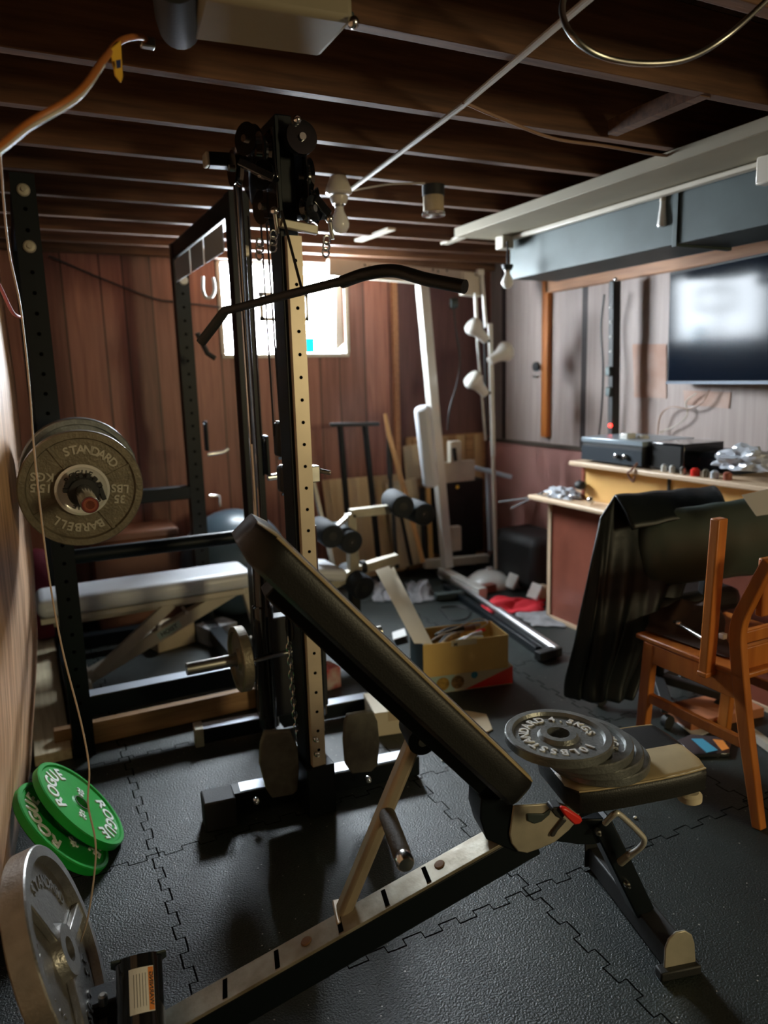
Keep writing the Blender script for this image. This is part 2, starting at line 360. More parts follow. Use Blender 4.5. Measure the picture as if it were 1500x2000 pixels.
# sheet right of the batten, its colour darkened for lack of window glow
struct('trim_6', MB().mm((2.42, YB-.012, 0), (3.16, YB, 2.13)), mat('shaded_maroon_panel', (.11, .045, .042), .5, noise=.3, stretch=(9, 9, .5)))
for i, px in enumerate(([(1236, 672), (1302, 672), (1302, 778), (1240, 776)], [(1335, 762), (1428, 766), (1424, 798), (1338, 790)])):
    struct('trim_%d' % (12+i), MB().prism([at(u, v, x=3.199) for u, v in px], (-.004, 0, 0)), mat('peeled_brown_patch', (.36, .20, .14), .7, col2=(.46, .33, .27), nscale=5))
# the window
win = struct('window_1', MB().mm((wx0, YB+.07, wz0), (wx1, YB+.08, wz1)), 'glow', smooth=0)
fr = MB()
for a, b in (((wx0-.02, YB-.01, wz0-.025), (wx1+.02, YB+.12, wz0)), ((wx0-.02, YB-.01, wz1), (wx1+.02, YB+.12, wz1+.02)), ((wx0-.025, YB-.01, wz0), (wx0, YB+.12, wz1)), ((wx1, YB-.01, wz0), (wx1+.025, YB+.12, wz1))): fr.mm(a, b)
fr.build('window_frame', 'cream', win)
mu = MB()
for x in (1.60,): mu.mm((x-.013, YB+.05, wz0), (x+.013, YB+.07, wz1))
for a, b in (((1.46, 1.925), (1.80, 1.955)), ((1.46, 1.77), (1.80, 1.80)), ((1.46, 1.77), (1.49, 1.955)), ((1.77, 1.77), (1.80, 1.955))): mu.mm((a[0], YB+.045, a[1]), (b[0], YB+.07, b[1]))
mu.mm((wx0, YB+.055, 1.60), (wx1, YB+.07, 1.606))
mu.build('muntin', 'bar', win)
MB().mm((1.735, YB+.02, 1.570), (1.815, YB+.045, 1.665)).build('cyan_pane', 'cyan', win)
MB().prism([at(655, 545, y=YB+.03), at(676, 545, y=YB+.03), at(676, 665, y=YB+.03), at(655, 690, y=YB+.03)], (0, .02, 0)).build('curtain', 'white', win)
# soffit strip, duct, raceway
struct('trim_7', MB().mm((2.13, .8, 2.10), (2.42, 3.42, 2.145)), 'soffit', bevel=.003)
dt = thing('air_duct', 'grey blue sheet metal duct running under the joists along the right wall', 'duct', (2.42, 1.2, 1.885))
MB().mm((2.42, -.6, 1.885), (2.72, 3.32, 2.10)).build('duct_body', 'duct', dt, bevel=.004)
for y in (2.23,): MB().mm((2.412, y-.012, 1.875), (2.73, y+.012, 2.104)).build('duct_joint', 'duct', dt, bevel=.002)
MB().mm((2.425, 3.32, 1.89), (2.715, 3.34, 2.095)).build('end_cap', 'duct', dt)
rc = thing('cable_raceway', 'cream surface raceway with joints along the soffit edge above the duct', 'raceway', (2.40, 2.3, 2.06))
MB().bar((2.395, 1.75, 2.085), (2.395, 3.28, 2.085), .028, .022).build('channel', 'cream', rc, bevel=.004)
MB().box((2.36, 3.30, 2.065), (.07, .07, .065)).build('junction_box', 'porc', rc, bevel=.006)
MB().box((2.36, 1.78, 2.05), (.05, .08, .09)).build('junction_box', 'porc', rc, bevel=.006)
def bulb(name, label, p, socket=True, drop=.05, r=.029, cap='porc', group=None, plate=False):
    p = V(p); t = thing(name, label, 'light bulb', p+V((0, 0, r*2)), group)
    MB().lathe([(.001, -r), (r*.6, -r*.85), (r*.95, -r*.35), (r, .05*r), (r*.85, r*.6), (r*.5, r*1.25), (r*.42, r*1.8)], p, Z, 24).build('glass_bulb', 'bulb', t, smooth=60)
    MB().lathe([(r*.42, r*1.7), (r*.5, r*1.75), (r*.5, r*2.6), (r*.2, r*2.7)], p, Z, 20).build('bulb_base', 'steel', t)
    MB().lathe([(r*.7, r*2.0), (r*.95, r*2.5), (r*.95, r*2.8+drop), (r*.5, r*2.9+drop)], p, Z, 24).build('socket', cap, t)
    if plate: MB().lathe([(.055, r*2.8+drop), (.055, r*2.8+drop+.012), (.02, r*2.8+drop+.03)], p, Z, 28).build('ceiling_plate', 'porc', t)
    return t
b1 = at(664, 438, y=2.72); bulb('bulb_fixture', 'bare frosted bulb in a porcelain holder under the joist beside the black cable tower', b1, drop=.0, r=.036, plate=False)
MB().lathe([(.04, .105), (.05, .112), (.05, .122), (.03, ZJ-b1.z-.002)], b1, Z, 24).build('ceiling_plate', 'porc', bpy.data.objects['bulb_fixture'])
b2 = at(991, 552, y=3.22); bulb('bulb_fixture', 'small round bulb hanging at the far end of the duct in the corner', b2, drop=.0, r=.031, cap='blackm')
MB().tube([b2+V((0, 0, .07)), b2+V((0, .0, .2)), V((2.36, 3.30, 2.05))], .005, 8).build('cord', 'cord_k', bpy.data.objects['bulb_fixture.001'])
p = at(1294, 430, y=2.30); t = thing('bulb_fixture', 'tapered white bulb hanging from the raceway in front of the duct', 'light bulb', p+V((0, 0, .1)))
MB().lathe([(.004, -.028), (.018, -.026), (.021, -.018), (.019, 0), (.0135, .05), (.0125, .075)], p, Z, 20).build('glass_bulb', 'bulb', t, smooth=60)
MB().cyl(p+V((0, 0, .072)), p+V((0, 0, .115)), .014).build('socket', 'porc', t)
MB().tube([p+V((0, 0, .11)), V((p.x+.03, p.y, 2.08))], .008, 8).build('stem', 'porc', t)
# ceiling box
p = at(846, 352, y=2.72); t = thing('ceiling_box', 'tan and silver fixture box under a joist right of the bare bulb', 'fixture', (p.x, 2.72, ZJ))
MB().cyl((p.x, 2.72, ZJ), (p.x, 2.72, ZJ-.04), .045).build('mount', 'blackm', t)
MB().lathe([(.036, ZJ-.035-ZJ), (.042, -.045), (.042, -.095), (.036, -.105)], (p.x, 2.72, ZJ), Z, 28).build('lamp_holder', 'card', t)
MB().lathe([(.042, -.1), (.048, -.104), (.048, -.115), (.03, -.12)], (p.x, 2.72, ZJ), Z, 28).build('rim', 'chrome', t)
# ceiling light housing at the top left
t = thing('strip_light_housing', 'white metal light housing under the joists at the top edge', 'light fixture', (.55, 1.60, 2.12))
q = [at(372, 80, z=2.09), at(625, 114, z=2.09), at(692, 42, z=2.09), at(392, -6, z=2.09)]
MB().prism([V(a) for a in q], (0, 0, .05)).build('diffuser', 'soffit', t, bevel=.012)
MB().bar(at(690, 36, z=2.12), at(392, -14, z=2.12), .02, .02).build('side_rail', 'duct', t, bevel=.005)
MB().ball(at(690, 44, z=2.085), .012).build('end_screw', 'chrome', t)
t = thing('duct_elbow', 'dark round metal hanger left of the light housing', 'pipe', at(330, 60, z=2.1))
MB().tube([at(340, -40, z=2.12), at(345, 30, z=2.11), at(350, 52, z=2.12)], .042, 20).build('pipe_body', 'blackm', t)
MB().box(at(288, 84, z=2.1), (.03, .02, .02)).build('clamp', 'steel', t, bevel=.003)
# conduit, cables, loose wires
tag(MB().tube([at(666, 385, z=2.125), at(905, 205, z=2.135), at(1165, -15, z=2.135), at(1300, -130, z=2.135)], .0085, 10).build('conduit', 'cream'), 'thin tan conduit running diagonally under the joists to the bare bulb', 'conduit')
def cable(name, label, cat, pts, r, m, group=None, **k):
    return tag(MB().tube(spl(pts), r, 8).build(name, m, smooth=60), label, cat, group)
def spl(pts, n=8):
    pts = [V(p) for p in pts]; P = [pts[0]*2-pts[1]]+pts+[pts[-1]*2-pts[-2]]; out = []
    for i in range(1, len(P)-2):
        for k in range(n):
            t = k/n; a, b, c, d = P[i-1:i+3]
            out.append(.5*((2*b)+(c-a)*t+(2*a-5*b+4*c-d)*t*t+(3*b-a-3*c+d)*t**3))
    return out+[pts[-1]]
cable('armored_cable', 'loop of grey flexible armoured cable hanging from the joists at top right', 'cable', [at(1112, -40, z=2.14), at(1098, 20, z=2.08), at(1118, 70, z=2.02), at(1170, 108, z=1.99), at(1250, 124, z=1.99), at(1340, 115, z=2.01), at(1420, 70, z=2.06), at(1520, -20, z=2.13)], .0062, 'steel')
cable('dark_cable', 'brown cable sagging under the joists from the conduit to the soffit', 'cable', [at(905, 200, z=2.135), at(980, 232, z=2.12), at(1080, 270, z=2.11), at(1180, 285, z=2.11), at(1290, 303, z=2.13), at(1345, 303, z=2.135)], .005, 'cord_b')
cable('thin_wire', 'short pale wire running from the bare bulb along the joists', 'cable', [at(690, 372, z=2.12), at(760, 360, z=2.13), at(830, 358, z=2.13)], .004, 'cord_w')
t = thing('orange_cord', 'orange brown power cord with a yellow tag crossing the top left corner', 'cord', at(0, 290, d=1.0))
MB().tube(spl([at(-60, 330, d=1.05), at(0, 288, d=1.1), at(60, 240, d=1.15), at(150, 185, d=1.2), at(200, 120, d=1.3), at(235, 80, d=1.4), at(275, 72, d=1.5), at(290, 86, d=1.56)]), .0065, 10).build('cord', 'cord_o', t, smooth=60)
MB().tube(spl([at(-60, 338, d=1.045), at(0, 296, d=1.095), at(62, 248, d=1.145), at(152, 193, d=1.195), at(202, 127, d=1.295)]), .0035, 8).build('white_cord', 'cord_w', t, smooth=60)
MB().prism([at(214, 96, d=1.33), at(236, 78, d=1.36), at(240, 150, d=1.35), at(236, 163, d=1.34), at(224, 148, d=1.34)], at(214, 96, d=1.345)-at(214, 96, d=1.33)).build('tag_strip', 'yellow', t, bevel=.002)
MB().prism([at(226, 118, d=1.325), at(236, 116, d=1.325), at(236, 132, d=1.325), at(228, 134, d=1.325)], at(214, 96, d=1.335)-at(214, 96, d=1.33)).build('tag_print', 'blue', t)
cable('hanging_wire', 'thin pale twisted wire hanging down the left side to the floor', 'wire', [at(0, 300, d=1.35), at(16, 480, d=1.5), at(40, 600, d=1.6), at(58, 760, d=1.65), at(68, 890, d=1.65), at(92, 1100, d=1.68), at(120, 1260, d=1.7), at(158, 1410, d=1.7), at(174, 1500, d=1.68), at(172, 1570, d=1.66), at(186, 1640, d=1.66), at(185, 1700, d=1.66), at(172, 1790, d=1.67), at(158, 1838, d=1.7)], .0021, mat('pale_twisted_wire', (.50, .38, .28), .5))
cable('pink_cable', 'short pink red cable curving at the upper left edge', 'cable', [at(-20, 520, y=2.5), at(5, 570, y=2.5), at(25, 610, y=2.5), at(42, 620, y=2.55)], .005, 'pink')
cable('draped_extension', 'dark cord draped across the back wall panelling', 'cord', [at(95, 500, y=4.6), at(200, 545, y=4.62), at(300, 583, y=4.62), at(345, 590, y=4.62), at(430, 600, y=4.62)], .006, 'cord_k')

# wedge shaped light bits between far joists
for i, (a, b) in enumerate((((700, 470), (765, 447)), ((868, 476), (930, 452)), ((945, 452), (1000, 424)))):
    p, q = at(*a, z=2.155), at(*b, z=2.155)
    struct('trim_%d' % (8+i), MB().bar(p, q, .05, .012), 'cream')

struct('trim_14', MB().bar(at(1197, 250, z=2.17), at(1378, 172, z=2.17), .04, .045), 'joist')
# ================================================================ power rack
rk = thing('power_rack', 'tall black steel power rack holding the loaded barbell at the left', 'power rack', (.46, 3.45, 0))
XA, XB, YF, YR = .10, .835, 2.90, 4.02
for x, y in ((XA, YF), (XB, YF), (XB, YR), (XA, YR)):
    h = MB().mm((x-.038, y-.038, 0), (x+.038, y+.038, 2.10)); h.mi = 1
    for k in range(28):
        z = .15+k*.068
        h.cyl((x, y-.039, z), (x, y-.034, z), .007, 10)
    h.build('upright', ['black', 'void'], rk)
def bolt(p, n, r=.02, parent=rk, m='silverp', name='bolt'):
    MB().lathe([(r, 0), (r, .008), (r*.8, .012), (r*.35, .013), (r*.35, .02)], p, n, 20).build(name, m, parent)
for z in (2.045, 1.865): bolt((XA, YF-.036, z), -Y, .021)
for u, v in ((352, 485), (358, 548)):
    p = at(u, v, y=YR-.036); bolt(p, -Y, .023)
bolt((XB+.012, YF-.036, 1.885), -Y, .022)
MB().cyl((XA+.036, YF, .775), (XB-.036, YF, .775), .028, 20).build('safety_bar', 'black', rk)
MB().mm((XA+.03, YF-.035, .155), (XB-.03, YF+.035, .232)).build('bottom_beam', 'black', rk, bevel=.004)
MB().mm((XA+.03, YF-.033, .233), (XB-.03, YF+.033, .235)).build('top_sheen', mat('beam_sheen_grey', (.42, .46, .52), .4, .5), rk)  # pale strip: reflected light painted on top of the black beam
MB().mm((XA+.03, YR-.035, .78), (XB-.03, YR+.035, .85)).build('rear_beam', 'black', rk, bevel=.004)
MB().mm((XA+.03, YR-.035, .04), (XB-.03, YR+.035, .11)).build('rear_beam', 'black', rk, bevel=.004)
for z0, z1, nm in ((2.02, 2.10, 'top_beam'), (.03, .10, 'side_beam')):
    MB().mm((XB-.035, YF+.036, z0), (XB+.035, YR-.036, z1)).build(nm, 'black', rk, bevel=.004)
MB().mm((XA-.035, YF+.036, 2.02), (XA+.035, YR-.036, 2.10)).build('top_beam', 'black', rk, bevel=.004)
MB().mm((XA-.035, YF+.036, .03), (XA+.035, YR-.036, .10)).build('side_beam', 'black', rk, bevel=.004)
for a, b in ((.05, .36), (.39, .63), (.66, 1.0)):
    MB().mm((XB-.040, YF+.036+a, 1.90), (XB-.034, YF+.036+b, 2.005)).build('name_panel', 'paper', rk, bevel=.002)
for z, dz in ((1.05, .0), (.80, 0)):
    pass
def jhook(pts, r=.011):
    MB().tube(pts, r, 12).build('hook_peg', 'chrome', rk, smooth=60)
jhook([at(405, 888, y=YR), at(436, 883, y=YR), at(446, 876, y=YR)])
jhook([at(409, 968, y=YR), at(428, 968, y=YR), at(430, 990, y=YR)], .008)
jhook([at(523, 933, y=YF-.03), at(547, 930, y=YF-.03)], .013)
for u, v in ((401, 830), (518, 860)):
    y = YR-.04 if u < 450 else YF-.04
    p = at(u, v, y=y); MB().box(p+V((.0, .0, -.06)), (.014, .06, .16)).build('hook_plate', 'black', rk, bevel=.004)
    bolt(p, -Y, .012, m='chrome')
# chrome ring strap high on the rear upright
t = thing('hanging_strap', 'pale looped strap hanging by the window from the rack', 'strap', at(405, 545, y=3.6))
MB().tube(spl([at(396, 540, y=3.6), at(396, 565, y=3.6), at(402, 580, y=3.6), at(413, 580, y=3.6), at(419, 565, y=3.6), at(416, 542, y=3.6)]), .007, 8).build('strap_loop', 'white', t, smooth=60)
# dark dip handle below the bar end
tag(MB().tube([at(385, 650, y=3.7), at(405, 690, y=3.7), at(420, 700, y=3.7)], .013, 10).build('rack_handle', 'blackm'), 'short black handle sticking out of the rear rack upright left of the window', 'handle')
# second chrome faced column in front: the guide of the cable tower is built below

# ================================================================ plates
def plate(name, label, cat, c, n, R, th, m, words, hole=.0255, hub=.05, rim=.018, spin=0, group=None, web=.45, lm='letter', hubh=1.0, up=(0, 0, 1), spokes=0, recess=None, mirror=False):
    T = frame(c, n, up, spin); t = thing(name, label, cat, c, group)
    h = th/2; w_ = h*web; hh = h*hubh
    pr = [(hole, -hh), (hub*.86, -hh), (hub, -w_), (R-rim-.004, -w_), (R-rim, -h), (R-.003, -h), (R, -h+.003), (R, h-.003), (R-.003, h), (R-rim, h), (R-rim-.004, w_), (hub, w_), (hub*.86, hh), (hole, hh)]
    mb = MB(T); mb.lathe(pr, seg=72, closed=True)
    o = mb.build('plate_body', m, t, smooth=30)
    if spokes:
        for k in range(spokes):
            sm = MB(T)
            a = 2*math.pi*k/spokes; sm.poly([V(p) for p in [(math.cos(a+d)*r, math.sin(a+d)*r, z) for z in (w_-.001, h*.85) for r, d in ((hub*.9, -.26), (R-rim, -.09), (R-rim, .09), (hub*.9, .26))]],
                                           [(0, 1, 2, 3)[::-1], (4, 5, 6, 7), (0, 1, 5, 4), (1, 2, 6, 5), (2, 3, 7, 6), (3, 0, 4, 7)])
            sm.build('spoke', m, t, bevel=.003)
    if words:
        for wd in words:
            lb = MB(T)
            ring_text(lb, wd[0], wd[2], wd[3], w_, wd[1], Matrix(), ext=.0032, flip=wd[4] if len(wd) > 4 else False, step=wd[5] if len(wd) > 5 else None)
            lb.build('raised_lettering', lm, t, smooth=0)
    return t
# loaded barbell on the rack, pointing at the camera
bc = V((.158, 2.45, 1.085)); bx = V((.012, -1, -.085)).normalized()
bb = thing('barbell', 'steel barbell racked at the left with its red capped sleeve facing out', 'barbell', bc)
pA = bc+bx*.20; 
MB().lathe([(.0245, 0), (.025, .003), (.025, .40)], bc+bx*.23, -bx, 28).build('sleeve', 'chrome', bb)
MB().cyl(bc-bx*.21, bc-bx*.26, .036, 28).build('sleeve_collar', 'steel', bb)
MB().cyl(bc-bx*.26, bc-bx*1.45, .014, 16).build('shaft', 'steel', bb)
e = MB().cyl(bc-bx*1.45, bc-bx*1.5, .036, 20).build('sleeve_collar', 'steel', bb)
MB().cyl(bc-bx*1.5, bc-bx*1.85, .025, 20).build('sleeve', 'chrome', bb)
MB().lathe([(.0225, 0), (.0225, .004), (.011, .004), (.011, .001)], bc+bx*.23, bx, 28).build('end_cap', mat('dark_red_cap', (.16, .02, .02), .4), bb)
MB().lathe([(.019, .004), (.017, .0055), (.014, .0055), (.012, .004)], bc+bx*.23, bx, 28).build('cap_ring', 'deskred', bb)
plate('weight_plate', 'bronze grey iron 35 pound plate facing out on the racked barbell', 'weight plate', bc, bx, .182, .032, 'ironb',
      [('STANDARD', 72, .122, .037, False, 9.8), ('BARBELL', -100, .122, .037, False, 10.5)], hub=.06, rim=.022, lm=mat('raised_iron_letters', (.50, .47, .38), .4, .3), web=.35)
for tx, px_, py_ in (('LBS', .112, -.008), ('35', .108, -.042), ('KGS', -.108, .048), ('15.5', -.115, .014)):
    MB(frame(bc, bx)).text(tx, .036, .0035, Matrix.Translation((px_, py_, .0056)) @ Matrix.Rotation(math.radians(172), 4, 'Z')).build('raised_lettering', 'raised_iron_letters', bpy.data.objects['weight_plate'], smooth=0)
cr = MB(frame(bc, bx))
for a in (122, 24, 207, 302):
    ra = math.radians(a); cr.box((math.cos(ra)*.115, math.sin(ra)*.115, .008), (.10, .009, .006), Matrix.Rotation(ra, 3, 'Z'))
cr.build('web_rib', 'ironb', bpy.data.objects['weight_plate'])
plate('weight_plate', 'large grey plate loaded behind the bronze 35 pound plate on the barbell', 'weight plate', bc-bx*.19+V((.014, 0, .014)), bx, .182, .045, 'iron', None)
# chrome inner ring and black spring clamp
ck = thing('barbell_collar', 'silver ring with black spring clamp on the barbell sleeve', 'collar', bc+bx*.05)
T = frame(bc, bx)
MB(T).lathe([(.0252, .018), (.078, .018), (.08, .021), (.08, .026), (.072, .03), (.066, .026), (.035, .026), (.0252, .03)], closed=True, seg=56).build('ring_plate', 'whiteg', ck)
for a in (100, -80):
    rl = MB(T); ring_text(rl, 'ROGUE', .053, .024, .026, a, Matrix(), ext=.0015); rl.build('ring_lettering', 'letterd', ck, smooth=0)
MB(T).lathe([(.0255, .032), (.043, .032), (.046, .036), (.046, .062), (.042, .066), (.0255, .066)], closed=True, seg=40).build('clamp_ring', 'blackm', ck)
lv = MB(T)
for k in range(7):
    a = math.radians(20+k*25); lv.box((math.cos(a)*.05, math.sin(a)*.05, .05), (.016, .012, .024), Matrix.Rotation(a, 3, 'Z'))
lv.bar((-.05, .02, .06), (-.02, .062, .07), .012, .014).bar((.048, .01, .05), (.058, -.03, .052), .014, .02)
lv.build('clamp_lever', 'blackm', ck, bevel=.002)
# silver 45 lb plate leaning on the panel, close by
sn = V((.955, -.10, .28))
sp_ = plate('weight_plate', 'big silver grey spoked plate leaning at the bottom left corner', 'weight plate', (-.040, 1.535, .222), sn, .225, .05, 'irons',
      [('STANDARD', 60, .150, .036), ('45 LBS', -60, .150, .038), ('20.4 KG', 180, .150, .038)], hub=.062, rim=.026, web=.22, spokes=3, spin=-15, lm='irons')
# green bumper plates
gn = V((.768, -.03, .641))
gl = [('ROGUE', 78, .118, .062), ('ROGUE', -102, .118, .062)]
for c, lab in (((.047, 2.272, .135), 'upper green plate with white letters lying against the other by the left panel'), ((-.008, 2.195, .122), 'lower green plate with white letters half under the other on the mat')):
    t = plate('bumper_plate', lab, 'weight plate', c, gn, .172, .026, 'green', gl, hub=.036, rim=.013, web=.55, lm='wletter', spin=12 if c[0] > 0 else 42, hubh=.8)
    T = frame(c, gn, spin=12 if c[0] > 0 else 42)
    for a in (168, -12): 
        q = MB(T)
        q.text('25', .030, .003, Matrix.Translation((.072*math.cos(math.radians(a)), .072*math.sin(math.radians(a)), .0072)) @ Matrix.Rotation(math.radians(a-90), 4, 'Z'))
        q.text('LB', .018, .003, Matrix.Translation((.05*math.cos(math.radians(a)), .05*math.sin(math.radians(a)), .0072)) @ Matrix.Rotation(math.radians(a-90), 4, 'Z'))
        q.build('number_print', 'wletter', t, smooth=0)
    MB(T).lathe([(.0256, -.0125), (.029, -.0125), (.029, .0125), (.0256, .0125)], closed=True, seg=32).build('hub_ring', 'iron', t)

# ================================================================ cable tower (plate loaded)
tw = thing('cable_tower', 'black plate loaded cable tower with a tan perforated front post', 'gym machine', (.75, 2.4, 0))
PX, PY = .757, 2.09
post = MB(); post.mm((PX-.021, PY-.02, .06), (PX+.023, PY+.04, 1.80)); post.mi = 1
for k in range(25):
    z = .16+k*.0655; post.cyl((PX+.001, PY-.0208, z), (PX+.001, PY-.018, z), .0052, 12)
post.build('front_post', ['tanpost', 'void'], tw)
MB().mm((PX-.034, PY+.0, .06), (PX-.0215, PY+.06, 2.12)).build('post_rear', 'black', tw, bevel=.002)
MB().mm((PX-.032, PY+.041, .03), (PX+.036, PY+.10, 2.10)).build('mast', 'black', tw, bevel=.003)
MB().mm((PX-.045, PY-.03, 0), (PX+.05, PY+.10, .17)).build('post_socket', 'black', tw, bevel=.003)
for u, v in ((616, 1443), (618, 1472)): bolt(at(u, v, y=PY-.032), -Y, .009, tw, 'chrome')
# base bars: front and rear, a spine between them
MB().bar((.42, 2.235, .045), (1.15, 2.14, .045), .07, .07).build('front_base', 'black', tw, bevel=.004)
MB().bar((.40, 2.19, .05), (.50, 2.18, .05), .09, .10).build('base_foot', 'blackm', tw, bevel=.006)
MB().bar((.50, 2.725, .05), (1.25, 2.655, .05), .06, .06).build('rear_base', 'black', tw, bevel=.004)
gt = mat('base_sheen_grey', (.5, .54, .6), .38, .5)  # pale grey paints the window's reflection on the black base bars
MB().bar((.52, 2.722, .0815), (1.2, 2.659, .0815), .055, .002).build('base_sheen', gt, tw)
MB().bar((.53, 2.222, .0815), (1.10, 2.148, .0815), .055, .002).build('base_sheen', gt, tw)
MB().mm((.74, 2.2, .02), (.80, 2.70, .08)).build('spine', 'black', tw, bevel=.004)
for p in ((.56, 2.16), (.80, 2.115), (.93, 2.10)): bolt((p[0], p[1]-.02, .07), -Y, .011, tw, 'chrome')
for p0, p1 in (((.488, 2.727, .05), (.522, 2.723, .05)), ((1.23, 2.657, .05), (1.262, 2.653, .05))): MB().bar(p0, p1, .075, .075).build('end_cap', 'silverp' if p0[0] < .6 else 'blackm', tw, bevel=.004)
# guide rods with springs and the sliding carriage
RY = 2.36; RXL, RXR = .685, .865
for x in (RXL, RXR):
    r = MB().cyl((x, RY, .06), (x, RY, 2.10), .0125, 20).build('guide_rod', 'chrome', tw)
    sp = MB(); sp.tube([(x+.022*math.cos(a*.6), RY+.022*math.sin(a*.6), .13+a*.0009) for a in range(80)], .0035, 6); sp.build('bump_spring', 'steel', r, smooth=60)
cg = MB().mm((RXL-.035, RY-.03, .24), (RXR+.035, RY+.03, .60)).build('carriage', 'blackm', tw, bevel=.006)
for x in (RXL, RXR):
    MB().lathe([(.03, .20), (.036, .205), (.036, .64), (.031, .645)], (x, RY, 0), Z, 24).build('carriage_sleeve', 'blackg', tw)
    MB().lathe([(.0, .645), (.028, .645), (.028, .90), (.0, .90)], (x, RY, 0), Z, 24).build('sleeve_tube', 'blackg', tw)
pegz = .468
MB().cyl((.415, RY-.0, pegz), (.62, RY, pegz), .0215, 24).build('plate_peg', 'steel', tw)
MB().cyl((.93, RY, pegz), (1.13, RY, pegz), .0215, 24).build('plate_peg', 'steel', tw)
MB().cyl((.62, RY-.045, pegz), (1.0, RY-.045, pegz+.02), .007, 12).build('cross_rod', 'steel', tw)
plate('weight_plate', 'brass toned grey plate on the left peg of the cable tower', 'weight plate', (.598, RY, pegz), -X, .112, .034, 'ironb', None, hub=.04, rim=.016)
plate('weight_plate', 'dark plate on the right peg of the cable tower behind the incline bench', 'weight plate', (.985, RY, pegz), X, .112, .034, 'iron', None, hub=.04, rim=.016)
# pulley at the bottom, chain
MB().lathe([(.012, -.01), (.042, -.012), (.038, 0), (.042, .012), (.012, .01)], (.735, 2.2, .60), X, 28).build('pulley', 'blackm', tw)
MB().mm((.715, 2.19, .54), (.72, 2.21, .66)).mm((.75, 2.19, .54), (.755, 2.21, .66)).build('pulley_bracket', 'black', tw, bevel=.002)
ch = thing('chain', 'short steel chain hanging inside the cable tower', 'chain', (.70, 2.17, .3))
a0, a1 = at(563, 1245, y=2.17), at(580, 1440, y=2.17)
nl = 15
for k in range(nl):
    c = a0.lerp(a1, (k+.5)/nl); L_ = (a1-a0).length/nl*.72; ax = (a1-a0).normalized(); sd = X if k % 2 else (X*.35+Y).normalized()
    pts = [c+ax*(L_*math.cos(t_))+sd*(.0085*math.sin(t_)) for t_ in [i*math.pi/6 for i in range(13)]]
    MB().tube(pts, .0022, 6, cap=False).build('chain_link', 'chrome', ch, smooth=60)
# foot grips (grey rounded pads on the front base)
def footpad(label, px, y, w_=None):
    q = [at(u, v, y=y) for u, v in px]
    tag(MB().prism(q, (.0, .018, .004)).build('foot_pad', 'rubber', tw, bevel=.004))
footpad('', [(518, 1432), (568, 1428), (582, 1460), (585, 1500), (582, 1545), (572, 1553), (532, 1560), (522, 1545), (508, 1495), (510, 1455)], 2.12)
footpad('', [(680, 1398), (728, 1390), (738, 1410), (742, 1450), (738, 1495), (726, 1508), (688, 1512), (676, 1495), (672, 1450), (674, 1415)], 2.06)
# head of the tower: beam, pulleys, straps, bolts
hd = MB(); hd.bar((PX, PY+.02, 2.10), (PX, 2.62, 2.10), .05, .06); hd.build('head_beam', 'black', tw, bevel=.004)
MB().bar((.615, 2.42, 2.075), (.735, 2.40, 2.075), .05, .04).build('cross_head', 'black', tw, bevel=.004)
for p in ((.610, 2.42), (.74, 2.40)): MB().box((p[0], p[1], 2.075), (.014, .05, .04)).build('end_cap', 'silverp', tw, bevel=.005)
for dx in (-.046, .046): MB().prism([(PX+dx, PY-.03, 1.84), (PX+dx, PY+.16, 1.88), (PX+dx, PY+.30, 2.0), (PX+dx, PY+.28, 2.09), (PX+dx, PY-.01, 2.085)], (.006, 0, 0)).build('head_plate', 'blackg', tw, bevel=.002)
MB().bar((PX-.05, PY-.035, 1.94), (PX-.13, PY+.02, 1.99), .05, .02).build('side_bracket', 'blackg', tw, bevel=.003)
MB().bar((PX+.05, PY-.02, 1.90), (PX+.10, PY+.0, 1.86), .06, .03).build('side_bracket', 'blackg', tw, bevel=.003)
pul = [((.70, 2.14, 2.03), X, .055), ((.815, 2.12, 1.97), X, .055), ((.68, 2.20, 2.08), V((1, .5, 0)), .045), ((.835, 2.18, 1.93), V((1, -.4, .2)), .05), ((.69, 2.10, 1.96), V((1, .6, 0)), .04), ((.80, 2.05, 1.87), V((.7, -1, 0)), .035), ((.72, 2.20, 1.90), V((1, .3, 0)), .05), ((.83, 2.10, 1.89), V((1, -.2, 0)), .052), ((.66, 2.28, 2.02), X, .05), ((.79, 2.07, 2.06), Y, .045)]
for c, n, r in pul:
    q = MB().lathe([(.008, -.011), (r, -.012), (r*.86, -.003), (r*.86, .003), (r, .012), (.008, .011)], c, n, 32).build('pulley', 'blackg', tw)
    MB().lathe([(.010, -.02), (.010, .02)], c, n, 12).build('axle_bolt', 'chrome', q)
for c in ((.70, 2.06, 1.86), (.855, 2.04, 1.845), (.775, 2.05, 2.10)):
    MB().ball(c, .012).build('cable_ball', 'chrome', tw, smooth=60)
for a, b in (((.70, 2.06, 1.86), (.705, 2.06, 1.80)), ((.855, 2.04, 1.845), (.862, 2.04, 1.79))): MB().cyl(a, b, .006).build('cable_stem', 'steel', tw)
for a, b in (((.68, 2.3, 2.0), (.68, 2.3, .62)), ((.705, 2.33, 1.9), (.705, 2.33, 1.22)), ((.735, 2.3, 1.9), (.74, 2.3, 1.22)), ((.72, 2.2, 1.88), (.74, 2.2, .65)), ((.66, 2.30, 1.98), (.665, 2.30, 1.2))):
    MB().cyl(a, b, .003, 8).build('steel_cable', 'cord_k', tw)
for p in ((.69, 2.05, 1.795), (.84, 2.03, 1.785), (.665, 2.1, 1.78)):
    for k in range(3):
        MB().tube([V(p)+V((.010*math.cos(t_), .006*k, -.016*k+.012*math.sin(t_))) for t_ in [i*math.pi/5 for i in range(11)]], .003, 6, cap=False).build('snap_link', 'chrome', tw, smooth=60)
